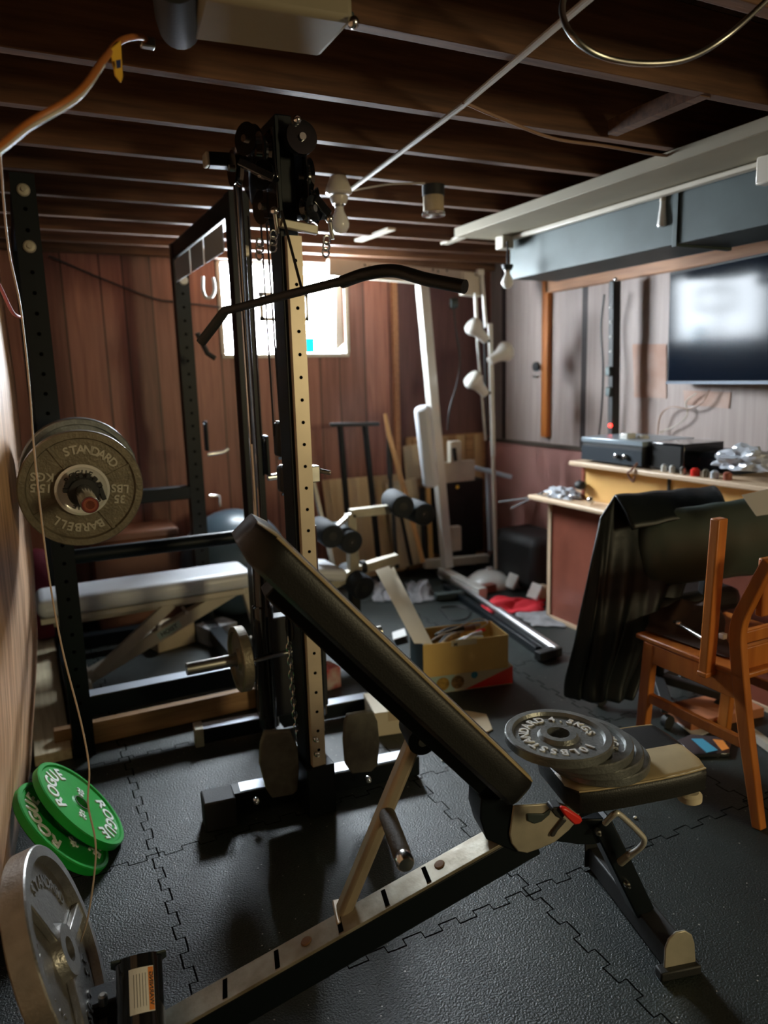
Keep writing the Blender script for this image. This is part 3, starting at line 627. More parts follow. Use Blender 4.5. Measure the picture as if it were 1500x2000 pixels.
pl_ = [at(545, 425, y=2.05), at(622, 440, y=2.05), at(622, 458, y=2.05), at(545, 442, y=2.05)]
MB().prism(pl_, (0, .02, 0)).build('cross_plate', 'silverp', tw, bevel=.003)
# mid pulleys hanging in the tower
for (u, v), s_ in (((550, 858), 1), ((554, 935), .8)):
    p = at(u, v, y=2.30); mb = MB().box(p, (.045*s_, .05, .11*s_)); o = mb.build('pulley_block', 'blackm', tw, bevel=.01)
    MB().box(p+V((0, -.03, .058*s_)), (.05*s_, .012, .008)).build('block_bolt', 'chrome', o)
    MB().box(p+V((0, -.03, -.058*s_)), (.05*s_, .012, .008)).build('block_bolt', 'chrome', o)
# adjustable hook on the post's right side
p = at(612, 925, y=PY+.02)
MB().box(p, (.03, .04, .05)).cyl(p+V((.01, -.0, .01)), p+V((.05, -.02, .0)), .007).build('post_latch', 'steel', tw, bevel=.003)
# wide curved pulldown bar in front
lb = thing('pulldown_bar', 'long dark bent pulldown bar hanging across the window', 'pulldown bar', at(590, 570, d=1.95))
P0_, P1_, P2_, P3_ = at(392, 670, d=2.16), at(440, 607, d=2.12), at(740, 530, d=1.80), at(905, 562, d=1.68)
MB().tube(spl([P1_.lerp(P0_, .02), P1_.lerp(P2_, .25), P1_.lerp(P2_, .55), at(700, 541, d=1.84)], 6), .0115, 16).build('bar', 'blackm', lb, smooth=60)
MB().tube([P0_, P1_.lerp(P0_, .12), P1_, P1_.lerp(P2_, .06)], [.0145, .0145, .014, .012], 16).build('grip', 'blackm', lb, smooth=60)
MB().tube(spl([at(668, 551, d=1.88), at(715, 535, d=1.83), at(770, 529, d=1.79), at(830, 545, d=1.74), at(895, 558, d=1.69), at(908, 560, d=1.68)], 6), .016, 18).build('grip', 'vinyl', lb, smooth=60)
MB().cyl(at(590, 567, d=1.955), V((.72, 2.06, 1.86)), .004, 8).build('hanger_cable', 'cord_k', lb)

# ================================================================ white home gym in the far corner
hg = thing('home_gym', 'white frame home gym station standing in the far right corner', 'gym machine', (2.5, 4.15, 0))
GY = 4.2
MB().bar(at(824, 553, y=GY), at(874, 1108, y=GY+.05), .066, .066, up=Y).build('main_post', 'whiteg', hg, bevel=.006)
MB().bar((2.55, 4.30, .045), (2.50, 3.72, .045), .06, .07).build('base_beam', 'white', hg, bevel=.004)
MB().bar((2.45, 4.38, .10), (2.92, 4.28, .10), .05, .06).build('base_beam', 'cream', hg, bevel=.004)
MB().bar(at(640, 522, y=GY+.05), at(930, 548, y=GY+.05), .05, .10).build('top_beam', 'cream', hg, bevel=.004)
hm = MB()
for u, v in ((722, 522), (732, 524), (712, 518), (845, 527), (855, 530), (872, 529)):
    hm.cyl(at(u, v, y=GY+.024), at(u, v, y=GY+.03), .008, 10)
hm.build('beam_holes', 'blackm', hg)
MB().prism([at(905, 530, y=GY), at(945, 532, y=GY), at(940, 580, y=GY), at(905, 576, y=GY)], (0, .05, 0)).build('corner_plate', 'cream', hg, bevel=.004)
q = [at(822, 795, y=GY-.12), at(846, 797, y=GY-.12), at(858, 830, y=GY-.12), at(861, 945, y=GY-.1), at(850, 951, y=GY-.1), at(828, 945, y=GY-.1), at(814, 925, y=GY-.1), at(810, 800, y=GY-.12)]
tilt = (at(850, 951, y=GY-.1)-at(835, 795, y=GY-.12)).normalized()
c = at(834, 872, y=GY-.10); Rm = Matrix((V((1, .0, 0)), V((0, 1, 0)), V((0, 0, 1)))).transposed()
Rt = Matrix.Rotation(math.radians(-35), 3, 'Z')
ang = math.atan2(tilt.x, -tilt.z); Rt = Matrix.Rotation(-ang, 3, 'Y') @ Rt
MB().box(c, (.10, .16, .52), Rt).build('back_pad', 'greyvinyl', hg, bevel=.028)
for (a, b, r, m) in (((928, 572), (931, 633), .012, 'whiteg'), ((941, 538), (949, 640), .012, 'whiteg'), ((931, 650), (948, 860), .009, 'steel'), ((945, 640), (952, 850), .007, 'blackm')):
    MB().cyl(at(*a, y=GY-.02), at(*b, y=GY-.02), r).build('guide_rod', m, hg)
MB().box(at(937, 532, y=GY-.03), (.05, .04, .04)).build('rod_cap', 'whiteg', hg, bevel=.008)
for a, b in (((880, 862), (902, 905)), ((862, 904), (928, 938)), ((883, 1030), (902, 1075))):
    p, q = at(*a, y=GY+.03), at(*b, y=GY+.03); MB().mm(p, q+V((0, .05, 0))).build('adjuster_plate', 'cream', hg, bevel=.006)
MB().cyl(at(887, 875, y=GY+.0), at(890, 900, y=GY+.0), .014, 12).build('adjuster_knob', 'blackm', hg)
# hanging attachment from the top plate
t = thing('cable_attachment', 'grey cable attachment hanging from the end of the white top beam', 'handle', at(885, 590, y=GY-.1))
MB().lathe([(.02, -.025), (.034, -.02), (.034, .02), (.02, .025)], at(886, 592, y=GY-.1), V((1, -.3, .1)), 20).build('pulley', 'duct', t)
MB().tube(spl([at(886, 600, y=GY-.1), at(890, 640, y=GY-.1), at(898, 700, y=GY-.1), at(892, 750, y=GY-.1), at(878, 800, y=GY-.1), at(874, 840, y=GY-.1)]), .006, 8).build('cord', 'cord_k', t, smooth=60)

# floor lamp with three heads
fl = thing('floor_lamp', 'white three headed floor lamp with a domed base in the corner', 'floor lamp', (2.80, 4.08, 0))
lp0, lp1 = V((2.81, 4.02, .02)), at(957, 632, y=4.02)
MB().cyl(lp0, lp0.lerp(lp1, .5), .0135).build('pole', 'cream', fl)
MB().cyl(lp0.lerp(lp1, .5), lp1, .0165).build('pole', 'white', fl)
MB().lathe([(.16, 0), (.16, .014), (.145, .045), (.09, .085), (.02, .105), (.02, .12)], (2.74, 4.0, 0), Z, 40).build('lamp_base', 'white', fl, smooth=50)
for (a, b, s_) in (((915, 628), (945, 660), .9), ((1000, 678), (962, 702), 1.05), ((918, 735), (942, 762), 1.)):
    p, q = at(*a, y=3.98), at(*b, y=3.98); d = (p-q).normalized()
    h = MB().lathe([(.018, .085*s_), (.028, .08*s_), (.033, .03), (.040*s_, .0), (.062*s_, -.035), (.064*s_, -.06), (.052*s_, -.082), (.02, -.092)], q.lerp(p, .35), -d, 28).build('lamp_shade', 'whiteg', fl, smooth=50)
    MB().cyl(q.lerp(p, .0)+V((.0, 0, -.01)), V((lp1.x, 4.02, q.z-.02)), .009).build('swivel', 'blackm', h)

# grey metal T stand
t = thing('steel_stand', 'grey steel T bar leaning behind the floor lamp', 'stand', (2.78, 4.3, 0))
MB().bar(at(922, 912, y=4.3), at(1000, 932, y=4.1), .03, .03).build('cross_bar', 'bluegrey', t, bevel=.006)
MB().bar(at(952, 915, y=4.26), at(958, 1075, y=4.26), .028, .028, up=Y).build('stem', 'bluegrey', t, bevel=.004)
# black speaker with a yellow dot
t = thing('speaker', 'tall black speaker box with a small yellow badge behind the white gym post', 'speaker', (2.72, 4.45, 0))
MB().mm((2.62, 4.42, .12), (2.98, 4.60, .66)).build('cabinet', 'blackm', t, bevel=.01)
MB().mm((2.635, 4.415, .14), (2.965, 4.42, .64)).build('grille', 'vinyl', t)
MB().cyl(at(893, 951, y=4.414), at(893, 951, y=4.41), .014).build('badge', 'yellow', t)
MB().mm((2.70, 4.44, 0), (2.92, 4.60, .12)).build('stand_block', 'blackm', t)
# wooden slat board behind
t = thing('slatted_board', 'tan slatted wooden board leaning on the back wall behind the white gym', 'board', (2.72, 4.6, 0))
for k in range(8):
    x = 2.50+k*.075; MB().mm((x, 4.605, .62), (x+.066, 4.622, .96)).build('slat', 'ply' if k % 2 else 'lumberx', t, bevel=.003)
MB().mm((2.46, 4.622, .0), (3.13, 4.635, .97)).build('back_sheet', 'lumberx', t)

# ================================================================ things leaning on the back wall
t = thing('tall_stand', 'black steel stand with a flat top bar against the back wall', 'stand', (1.95, 4.36, 0))
MB().bar(at(645, 830, y=4.36), at(740, 828, y=4.36), .03, .025).build('top_bar', 'blackm', t, bevel=.004)
for a, b in (((664, 832), (690, 1128)), ((713, 832), (744, 1120))):
    q = at(*b, y=4.36); MB().bar(at(*a, y=4.36), V((q.x, 4.36, .01)), .032, .032, up=Y).build('leg', 'black', t, bevel=.004)
def lean(name, label, cat, px, y, th, m, tilt=.06, bevel=.003):
    q = [at(u, v, y=y) for u, v in px]; z0 = min(p.z for p in q); z1 = max(p.z for p in q)
    q = [p+V((0, tilt*(p.z-z0)/(z1-z0), 0)) for p in q]
    return tag(MB().prism(q, (0, th, 0)).build(name, m, bevel=bevel), label, cat)
def down(p): p = list(p); return p
lean('plywood_sheet', 'tan plywood sheet leaning on the back wall behind the black stand', 'board', [(636, 940), (786, 928), (795, 1112), (655, 1142)], 4.53, .014, 'ply')
lean('cardboard_sheet', 'brown cardboard sheet leaning between plywood and the white gym', 'board', [(762, 946), (822, 935), (835, 1098), (775, 1112)], 4.46, .012, 'card')
lean('framed_picture', 'small pale framed board high behind the leaning stick', 'board', [(790, 872), (818, 868), (822, 935), (794, 938)], 4.58, .012, 'card', .02)
tag(MB().tube([at(752, 808, y=4.42), at(760, 850, y=4.40), at(790, 960, y=4.34), at(826, 1098, y=4.26)], [.012, .016, .018, .018], 12).build('wooden_stick', mat('stick_wood', (.52, .27, .10), .5), smooth=60), 'orange brown wooden stick leaning against the back wall', 'stick')
tag(MB().tube([at(758, 838, y=4.45), at(762, 935, y=4.40)], [.016, .018], 10).tube([at(762, 930, y=4.40), at(776, 1110, y=4.3)], [.014, .014], 10).build('black_pole', 'blackm'), 'black pole leaning just left of the wooden stick', 'pole')
tag(MB().bar(at(784, 1010, y=4.3), at(804, 1104, y=4.25), .02, .02, up=Y).build('dark_rod', 'black'), 'short black rod leaning low beside the black pole', 'rod')
for i, (a, b, m, l) in enumerate((((824, 952), (829, 1098), 'blackm', 'dark narrow strip of wood standing left of the white gym post'), ((836, 950), (842, 1094), 'deskyel', 'yellow wooden strip standing left of the white gym post'))):
    tag(MB().bar(at(*a, y=4.5), at(*b, y=4.46), .035, .015, up=Y).build('wood_strip', m, bevel=.002), l, 'strip')

# leg developer with foam rollers: a far bench's front end
lg = thing('leg_developer', 'silver leg extension attachment with black foam rollers behind the tan post', 'gym bench', (1.5, 3.4, 0))
LY = 3.35
j0, j1, j2 = at(684, 1003, y=LY), at(795, 990, y=LY), at(690, 1112, y=LY)
MB().bar(j0, j1, .05, .045).build('upper_arm', 'silverp', lg, bevel=.004)
MB().bar(j0, j2, .05, .05, up=Y).build('drop_arm', 'silverp', lg, bevel=.004)
MB().bar(at(656, 1030, y=LY-.03), j0, .012, .04, up=Y).build('link_plate', 'steel', lg, bevel=.003)
MB().bar(at(682, 1118, y=LY), at(776, 1090, y=LY), .055, .05).build('lower_arm', 'silverp', lg, bevel=.004)
MB().lathe([(.036, -.012), (.036, .012)], at(708, 1108, y=LY), j1-j0, 20).build('arm_collar', 'blackm', lg)
def roller(a, b, r=.060, dy=.20):
    p = at(*a, y=LY+dy/2); q = at(*b, y=LY-dy/2)
    d = (q-p).normalized(); L_ = (q-p).length
    h = MB().lathe([(r*.9, 0), (r, .008), (r, L_-.008), (r*.9, L_)], p, d, 28).build('foam_roller', 'foam', lg, smooth=50)
    MB().lathe([(.012, L_-.001), (.022, L_+.002), (.012, L_+.003)], p, d, 16).build('roller_cap', 'blackm', h)
roller((765, 975), (788, 990)); roller((800, 993), (830, 1005))
roller((622, 1030), (650, 1048)); roller((655, 1040), (688, 1060))
roller((672, 1118), (712, 1150), .064); 
MB().cyl(at(765, 975, y=LY+.1), at(830, 1005, y=LY-.1), .01).build('roller_axle', 'steel', lg)
MB().cyl(at(622, 1030, y=LY+.1), at(690, 1060, y=LY-.1), .01).build('roller_axle', 'steel', lg)
MB().bar(j2, V((j2.x, LY, .03)), .05, .05, up=Y).build('front_leg', 'black', lg, bevel=.004)
MB().bar((j2.x, LY-.2, .025), (j2.x, LY+.2, .025), .05, .05).build('foot_tube', 'black', lg, bevel=.004)
sq = [at(605, 1128, y=LY-.1), at(612, 1080, y=LY+.15), at(640, 1108, y=LY+.15), at(650, 1122, y=LY-.1)]
MB().box(at(622, 1112, y=LY), (.20, .28, .06), Matrix.Rotation(.2, 3, 'Y')).build('seat_pad', 'greyvinyl', lg, bevel=.02)
MB().bar((1.2, LY, .33), (j2.x, LY, .42), .06, .05).build('seat_rail', 'silverp', lg, bevel=.004)
MB().bar(at(611, 940, y=3.55), at(652, 1110, y=3.5), .02, .03, up=Y).build('back_rail', 'cream', lg, bevel=.003)

# ================================================================ white incline bench inside the rack
wb = thing('white_bench', 'flat grey padded bench with cream ladder frame inside the rack', 'weight bench', (.5, 3.5, 0))
WY = 3.5
def wp(u, v, y=WY-.13): return at(u, v, y=y)
pz = .455
pd = MB().box((.47, WY, pz), (.96, .27, .085)).build('bench_pad', 'greyvinyl', wb, bevel=.035)
pd.modifiers['bevel'].segments = 4
MB().mm((.0, WY-.11, .385), (.90, WY+.11, .41)).build('pad_board', 'cream', wb, bevel=.003)
for s_ in (-.05, .05): MB().bar((.05, WY+s_, .37), (.93, WY+s_, .385), .025, .035).build('pad_rail', 'silverp', wb, bevel=.003)
MB().bar((.93, WY, .41), (.16, WY, .07), .055, .06).build('ladder_beam', 'cream', wb, bevel=.004)
MB().bar((.56, WY-.06, .38), (.20, WY-.06, .10), .03, .05).build('support_strut', 'cream', wb, bevel=.004)
MB().bar((.93, WY, .40), (1.02, WY, .02), .05, .05, up=Y).build('front_leg', 'cream', wb, bevel=.004)
MB().bar((1.02, WY-.22, .025), (1.02, WY+.22, .025), .05, .05).build('foot_tube', 'cream', wb, bevel=.004)
MB().bar((.15, WY-.25, .04), (.15, WY+.22, .04), .055, .07).build('foot_tube', 'cream', wb, bevel=.004)
MB().bar((.12, WY-.27, .04), (.18, WY-.27, .04), .02, .08).build('end_cap', 'whiteg', wb, bevel=.004)
for k in range(4):
    t_ = .22+k*.17; p = V((.93, WY, .41)).lerp(V((.16, WY, .07)), t_)+V((0, 0, .04))
    MB().cyl(p+V((0, -.045, 0)), p+V((0, .045, 0)), .009, 14).box(p+V((0, 0, -.012)), (.012, .05, .03)).build('ladder_peg', 'whiteg', wb)
p = V((.93, WY, .41)).lerp(V((.16, WY, .07)), .50); d = V((.77, 0, .34)).normalized()
T = Matrix.Translation(p+V((0, -.0285, 0))) @ Matrix((d, V((-d.z, 0, d.x)), -Y)).transposed().to_4x4()
lm = MB(T); lm.box((0, 0, 0), (.12, .038, .002)); lo = lm.build('label', 'teal', wb)
MB(T).text('HOIST', .03, .002, Matrix.Translation((0, 0, .001))).build('label_lettering', 'letterd', lo, smooth=0)
# lumber
tag(MB().mm((-.075, 2.87, .0), (.055, 4.45, .042)).build('lumber_board', 'lumber', bevel=.003), 'pale board lying on the floor along the left sheet behind the green plates', 'lumber')
tag(MB().mm((.0, YF+.045, .0), (.95, YF+.085, .09)).build('lumber_board', 'lumberx', bevel=.003, org=(0, YF, 0)), 'stained orange brown board lying under the front beam of the rack', 'lumber')
for o_ in (bpy.data.objects['power_rack'],): pass
# ball, chest, misc behind the rack
tag(MB().ball((1.09, 4.29, .325), .32, 36).build('exercise_ball', 'ball', smooth=60), 'blue grey exercise ball behind the rack', 'ball')
t = thing('storage_chest', 'long brown leatherette chest against the back wall behind the rack', 'chest', (.58, 4.35, 0))
MB().mm((.30, 4.28, 0), (.76, 4.56, .53)).build('chest_body', 'brownbox', t, bevel=.01)
MB().mm((.29, 4.27, .53), (.77, 4.57, .58)).build('lid', 'brownbox', t, bevel=.012)
tag(MB().ball((.02, 4.25, .30), .16, 16, (1, .8, 1.6)).build('red_bag', mat('dark_red_cloth', (.22, .02, .04), .7, bump=.5, bscale=12), smooth=60), 'dark red bag standing behind the rack post by the left side', 'bag')
for c, s_, m, l in (((.62, 3.95, .06), (.22, .16, .12), 'card', 'small cardboard box on the floor under the white bench'), ((.86, 3.88, .05), (.18, .14, .10), 'grycloth', 'low grey box on the floor behind the ladder beam')):
    tag(MB().box(c, s_, Matrix.Rotation(.3, 3, 'Z')).build('small_box', m, bevel=.004), l, 'box')

# ================================================================ adjustable bench in the foreground
D = V((-1.13, .29, 0)).normalized(); NW = V((D.y, -D.x, 0)).normalized()
if NW.dot(CAM-V((1.29, 1.22, 0))) < 0: NW = -NW
B0 = V((1.285, 1.21, 0))
def bp(u, v, w=0.):
    """point of the bench's upright long plane (shifted sideways by w) seen at a pixel"""
    r = RT*((u-750)/F)+DN*((v-1000)/F)+fwd; t = (B0+NW*w-CAM).dot(NW)/r.dot(NW); return CAM+r*t
def bs(s, z, w=0.): return B0+D*s+NW*w+Z*z
ib = thing('incline_bench', 'adjustable incline bench with black and tan pads in the foreground', 'weight bench', B0)
NEAR = 1
def pad(p, q, width, th, up, name, border, notch=False, side=None):
    """upholstered pad from p to q: black vinyl, its upper face edged in tan"""
    a = (q-p).normalized(); L_ = (q-p).length; sd = NW if side is None else side; n = V(up).normalized()
    N1, N2 = 22, 14; mb = MB(); vs_, fs = [], []
    def hw(t):      # half width along the pad
        return width/2*(1-.10*abs(2*t-1)**3) * (1 if .03 < t < .97 else .90)
    rings = []
    prof = [(-1, .12), (-1, .5), (-1, .80), (-.95, .95), (-.86, 1), (-border, 1.01), (0, 1.015), (border, 1.01), (.86, 1), (.95, .95), (1, .80), (1, .5), (1, .12), (.9, 0), (0, 0), (-.9, 0)]
    for i in range(N1+1):
        t = i/N1; e_ = min(t, 1-t); k = 1 if e_ > .06 else (.72+.28*math.sqrt(max(0, 1-((.06-e_)/.06)**2)))
        kt = 1 if e_ > .04 else (.75+.25*(e_/.04))
        rings.append([p+a*(L_*t)+sd*(x*hw(t)*k)+n*(th*((z-.5)*kt+.5)) for x, z in prof])
    m_ = len(prof); vs_ = [v_ for r in rings for v_ in r]
    mb.poly(vs_, [(i*m_+j, i*m_+(j+1) % m_, (i+1)*m_+(j+1) % m_, (i+1)*m_+j) for i in range(N1) for j in range(m_)]+[tuple(range(m_)), tuple(N1*m_+j for j in range(m_))])
    mb.b.faces.ensure_lookup_table()
    for i in range(N1):
        for j in range(m_):
            tan = (3, 4) if NEAR < 0 else (7, 8)
            if notch: tan = tan+((5,) if NEAR < 0 else (6,)) if (i < 9) else tan
            if j in tan or (not notch and j in (3, 8, 4, 7)): mb.b.faces[i*m_+j].material_index = 1
    o = mb.build(name, ['vinyl', 'tanvinyl'], ib, smooth=50)
    for s_ in (-1, 1):
        MB().tube([p+a*(L_*i/N1)+sd*(s_*.955*hw(i/N1))+n*(th*.94) for i in range(1, N1)], .0022, 6).build('piping', 'tanvinyl', o, smooth=60)
    return o
# backrest: upper face passes the near top edge seen in the photo
q_lo, q_hi = bp(1068, 1548, .13), bp(517, 1020, .13)
a_ = (q_hi-q_lo).normalized(); up_ = a_.cross(NW); up_ = up_ if up_.z > 0 else -up_
th_b = .078
NWs = NW.copy(); rl_ = Matrix.Rotation(math.radians(4.5), 3, a_)
if (rl_ @ up_).dot(NW) > 0: rl_ = Matrix.Rotation(math.radians(-4.5), 3, a_)
up_ = rl_ @ up_; NWs = rl_ @ NW
pb, qb = q_lo-NWs*.13-up_*th_b, q_hi-NWs*.13-up_*th_b
pad(pb, qb, .27, th_b, up_, 'back_pad', .62, side=NWs)
MB().bar(pb+a_*.06-up_*.016, qb-a_*.12-up_*.016, .09, .03, up=up_).build('back_frame', 'black', ib, bevel=.004)
s_lo, s_hi = bs(-.115, .475), bs(.225, .462)
pad(s_lo-Z*.042+D*.015, s_hi-Z*.042+D*.022, .25, .062, Z, 'seat_pad', .22, True)
MB().mm(*(lambda a, b: (a, b))(bs(-.07, .36, -.03), bs(.2, .385, .03))).build('seat_frame', 'black', ib, bevel=.003)
tag(MB().lathe([(.02, 0), (.028, .006), (.028, .02), (.02, .026)], bp(1347, 1556, .07)-Z*.012, Z, 20).build('seat_bumper', 'cardp', ib))
# sloped main beam with a slotted plate on it
m_f = bs(.30, .315); m_r = m_f.lerp(at(335, 1992, z=.062)-Z*.045, 1.04)
MB().bar(m_f, m_r, .066, .075).build('main_beam', 'black', ib, bevel=.004)
bd = (m_r-m_f).normalized(); bu = V((0, 0, 1))-bd*bd.z; bu.normalize()
MB().bar(m_f+bu*.041+bd*.03, m_r+bu*.041, .066, .008, up=bu).build('slotted_plate', 'rust', ib, bevel=.001)
for u, v in ((828, 1700), (750, 1748), (662, 1800), (541, 1875), (440, 1936)):
    r = RT*((u-750)/F)+DN*((v-1000)/F)+fwd; t_ = (m_f+bu*.0455-CAM).dot(bu)/r.dot(bu); c = CAM+r*t_; c = m_f+bd*((c-m_f).dot(bd))+bu*.0452
    MB().bar(c-NW*.026, c+NW*.026, .011, .0015, up=bu).build('adjust_slot', 'void', ib)
for u, v in ((858, 1688), (598, 1838)):
    r = RT*((u-750)/F)+DN*((v-1000)/F)+fwd; t_ = (m_f+bu*.0455-CAM).dot(bu)/r.dot(bu); c = CAM+r*t_
    MB().lathe([(.013, 0), (.011, .002), (.0, .003)], c, bu, 14).build('rust_spot', mat('rust_brown', (.16, .08, .03), .8), ib)
# strut
st_t = bp(815, 1430, .0); st_b = bp(668, 1785, .0)
MB().bar(st_t, st_b, .045, .032, up=D).build('support_strut', 'strut', ib, bevel=.010)
MB().bar(st_b+NW*.04+V((0, 0, .004)), st_b-NW*.04+V((0, 0, .004)), .035, .012).build('strut_hook', 'strut', ib, bevel=.003)
MB().cyl(st_t-NW*.045, st_t+NW*.045, .032, 24).build('strut_pivot', 'black', ib)
MB().cyl(st_t-NW*.05, st_t+NW*.05, .010, 24).build('pivot_bolt', 'steel', ib)
h0 = st_t.lerp(st_b, .42); h1 = h0+NW*.20+V((.01, 0, -.005))
MB().lathe([(.017, 0), (.019, .008), (.019, .150), (.017, .158)], h0+NW*.016, NW, 24).build('foam_handle', mat('brown_black_foam', (.05, .04, .025), .7, bump=.4, bscale=150), ib, smooth=50)
MB().lathe([(.0175, .156), (.019, .160), (.019, .178), (.015, .184), (.004, .185)], h0+NW*.016, NW, 24).build('handle_cap', 'chrome', ib, smooth=40)
# hinge bracket, lever
def bprism(px, w0, th, name, m, bev=.003, par=ib): return MB().prism([bp(u, v, w0) for u, v in px], -NW*th).build(name, m, par, bevel=bev)
brk = [(1003, 1574), (1040, 1572), (1090, 1568), (1136, 1582), (1128, 1603), (1112, 1622), (1085, 1645), (1056, 1658), (1030, 1667), (1012, 1664), (999, 1648), (995, 1630)]
bprism(brk, .05, .006, 'hinge_plate', 'silverp')
bprism([(940, 1560), (1003, 1560), (1000, 1640), (1015, 1666), (985, 1655), (950, 1640), (938, 1600)], .044, .088, 'hinge_cheek', 'black')
bprism(brk, -.045, .006, 'hinge_plate', 'silverp')
bprism([(1029, 1590), (1062, 1590), (1078, 1578), (1074, 1592), (1058, 1606), (1044, 1610), (1030, 1604)], .054, .006, 'index_plate', 'duct')
bprism([(1075, 1632), (1079, 1625), (1094, 1606), (1100, 1598), (1108, 1603), (1090, 1623), (1084, 1634), (1078, 1636)], .057, .005, 'latch_pin', 'letterd')
bprism([(1080, 1578), (1098, 1576), (1106, 1590), (1098, 1602), (1086, 1596), (1078, 1586)], .145, .03, 'lever_hub', 'blackm')
bprism([(1097, 1578), (1108, 1580), (1136, 1598), (1139, 1603), (1133, 1611), (1122, 1612), (1105, 1596), (1097, 1584)], .155, .014, 'release_lever', 'red', .004)
# front leg, foot
MB().bar(bp(1165, 1595, .0), bp(1250, 1770, .0), .06, .05, up=D).build('front_leg', 'black', ib, bevel=.004)
bprism([(1060, 1640), (1140, 1600), (1185, 1600), (1200, 1640), (1160, 1650), (1130, 1650)], .02, .04, 'leg_gusset', 'black')
ft = bp(1256, 1775, .0); ft = bs(0, .03, 0)
MB().bar(bs(-.01, .035, -.24), bs(-.01, .035, .15), .055, .06).build('foot_tube', 'blackm', ib, bevel=.004)
for w0 in (.155, -.24):
    q = [bs(-.01+s_, z_, w0) for s_, z_ in ((.038, .005), (.038, .075), (.030, .097), (.012, .112), (-.012, .112), (-.030, .097), (-.038, .075), (-.045, .012), (-.055, .005))]
    MB().prism(q, -NW*.006).build('foot_plate', 'silverp' if w0 > 0 else 'blackm', ib, bevel=.002)
MB().bar(bs(-.06, .012, .155), bs(.045, .012, .155), .03, .024).build('rubber_foot', 'blackm', ib, bevel=.004)
for u, v in ((1165, 1622), (1222, 1724)): bolt(bp(u, v, .03), NW, .008, ib, 'steel')
# chrome U handle on the leg
MB().tube(spl([bp(1181, 1608, .08), bp(1200, 1590, .10), bp(1212, 1592, .10), bp(1250, 1628, .10), bp(1258, 1642, .10), bp(1250, 1656, .09), bp(1228, 1672, .07)], 5), .007, 12).build('carry_handle', 'satin', ib, smooth=60)
MB().tube([bp(1234, 1666, .072), bp(1212, 1684, .045)], [.009, .010], 12).build('handle_mount', 'silverp', ib, smooth=60)
# rear foot
MB().bar(V((m_r.x, m_r.y, .03))-NW*.05, V((m_r.x, m_r.y, .03))+NW*.08, .06, .06).build('foot_tube', 'blackm', ib, bevel=.004)
rp = thing('short_post', 'black cylindrical post with a flared cap and a warning sticker at the bottom edge', 'post', (.10, 1.44, 0))
pb0, pb1 = at(279, 2075, z=.055), at(271, 1872, z=.175)
pa = (pb1-pb0).normalized(); PT = frame(pb0, pa, up=CAM-pb0); PL = (pb1-pb0).length
MB(PT).lathe([(.040, 0), (.048, .004), (.048, PL), (.04, PL+.003)], (0, 0, 0), Z, 36).build('post_tube', 'blackg', rp, smooth=50)
fp = MB(PT)
for k in range(2): fp.prism([(-.056, .03, PL-.004), (.056, .03, PL-.004), (.058, -.03, PL-.004), (.05, -.055, PL-.004), (-.05, -.055, PL-.004), (-.058, -.03, PL-.004)], (0, 0, .006)) if k == 0 else None
fp.build('flange', 'duct', rp, bevel=.002)
MB(PT).box((0, -.055, PL*.5), (.09, .03, PL*.98)).build('backing_plate', 'blackm', rp, bevel=.003)
MB().cyl(pb0+V((0, 0, -.02)), V((pb0.x, pb0.y, 0)), .03).build('post_foot', 'blackm', rp)
def wrap(a1, a2, z0, z1, r, m, par, name):
    return MB(PT).grid(lambda i, j: V((r*math.cos(math.pi/2-(a1+(a2-a1)*i)), r*math.sin(math.pi/2-(a1+(a2-a1)*i)), z0+(z1-z0)*j)), 8, 2).build(name, m, par)
lbx = wrap(-.62, .45, PL*.42, PL*.86, .0484, 'paper', rp, 'warning_label')
wrap(-.60, -.36, PL*.43, PL*.85, .0487, 'label_o', lbx, 'label_band')
an = math.pi/2+.48; T = PT @ Matrix.Translation((.0488*math.cos(an), .0488*math.sin(an), PL*.64)) @ Matrix((Z, V((-math.sin(an), math.cos(an), 0)), V((math.cos(an), math.sin(an), 0)))).transposed().to_4x4()
MB(T).text('WARNING', .0125, .0004, Matrix()).build('label_lettering', 'letterd', lbx, smooth=0)
for k in range(5): wrap(-.25+k*.12, -.23+k*.12, PL*.48, PL*.80, 0.0486, 'letterd', lbx, 'fine_print')
t = thing('bolt_foot', 'black tube end with a bolt beside the silver plate at the bottom edge', 'machine foot', at(200, 1970, z=.04))
MB().bar(at(165, 1975, z=.045), at(250, 1945, z=.045), .06, .06).build('tube_end', 'blackm', t, bevel=.006)
MB().lathe([(.010, 0), (.010, .02), (.006, .024)], at(202, 1960, z=.075), Z, 14).build('bolt', 'steel', t)
# plates stacked on the bench seat, slid like fallen dominoes
sw = [('STANDARD', 146, .076, .031), ('10LBS', -102, .076, .031), ('4.5KGS', 22, .076, .029)]
c0 = at(1090, 1440, z=.580)
offs = [(0, 0, 0), (.052, .016, -.0235), (.080, .030, -.047), (.100, .042, -.0705)]
labs = ['top grey iron ten pound plate of the pile on the bench seat', 'second plate from the top of the pile on the bench seat', 'third plate from the top of the pile on the bench seat', 'lowest plate of the pile resting on the bench seat']
side = (rt0*1.0)
for k, (dx, dy, dz) in enumerate(offs):
    c = c0+rt0*dx+V((0, 0, dz))+V((math.sin(YAW), math.cos(YAW), 0))*dy
    plate('weight_plate', labs[k], 'weight plate', c, V((.015, -.02, 1)), .121, .023, 'iron', sw if k < 2 else None, hub=.047, rim=.017, spin=0 if k == 0 else -35, group='plates piled on the bench seat', up=(0, 1, 0), web=.3, hubh=1.05)

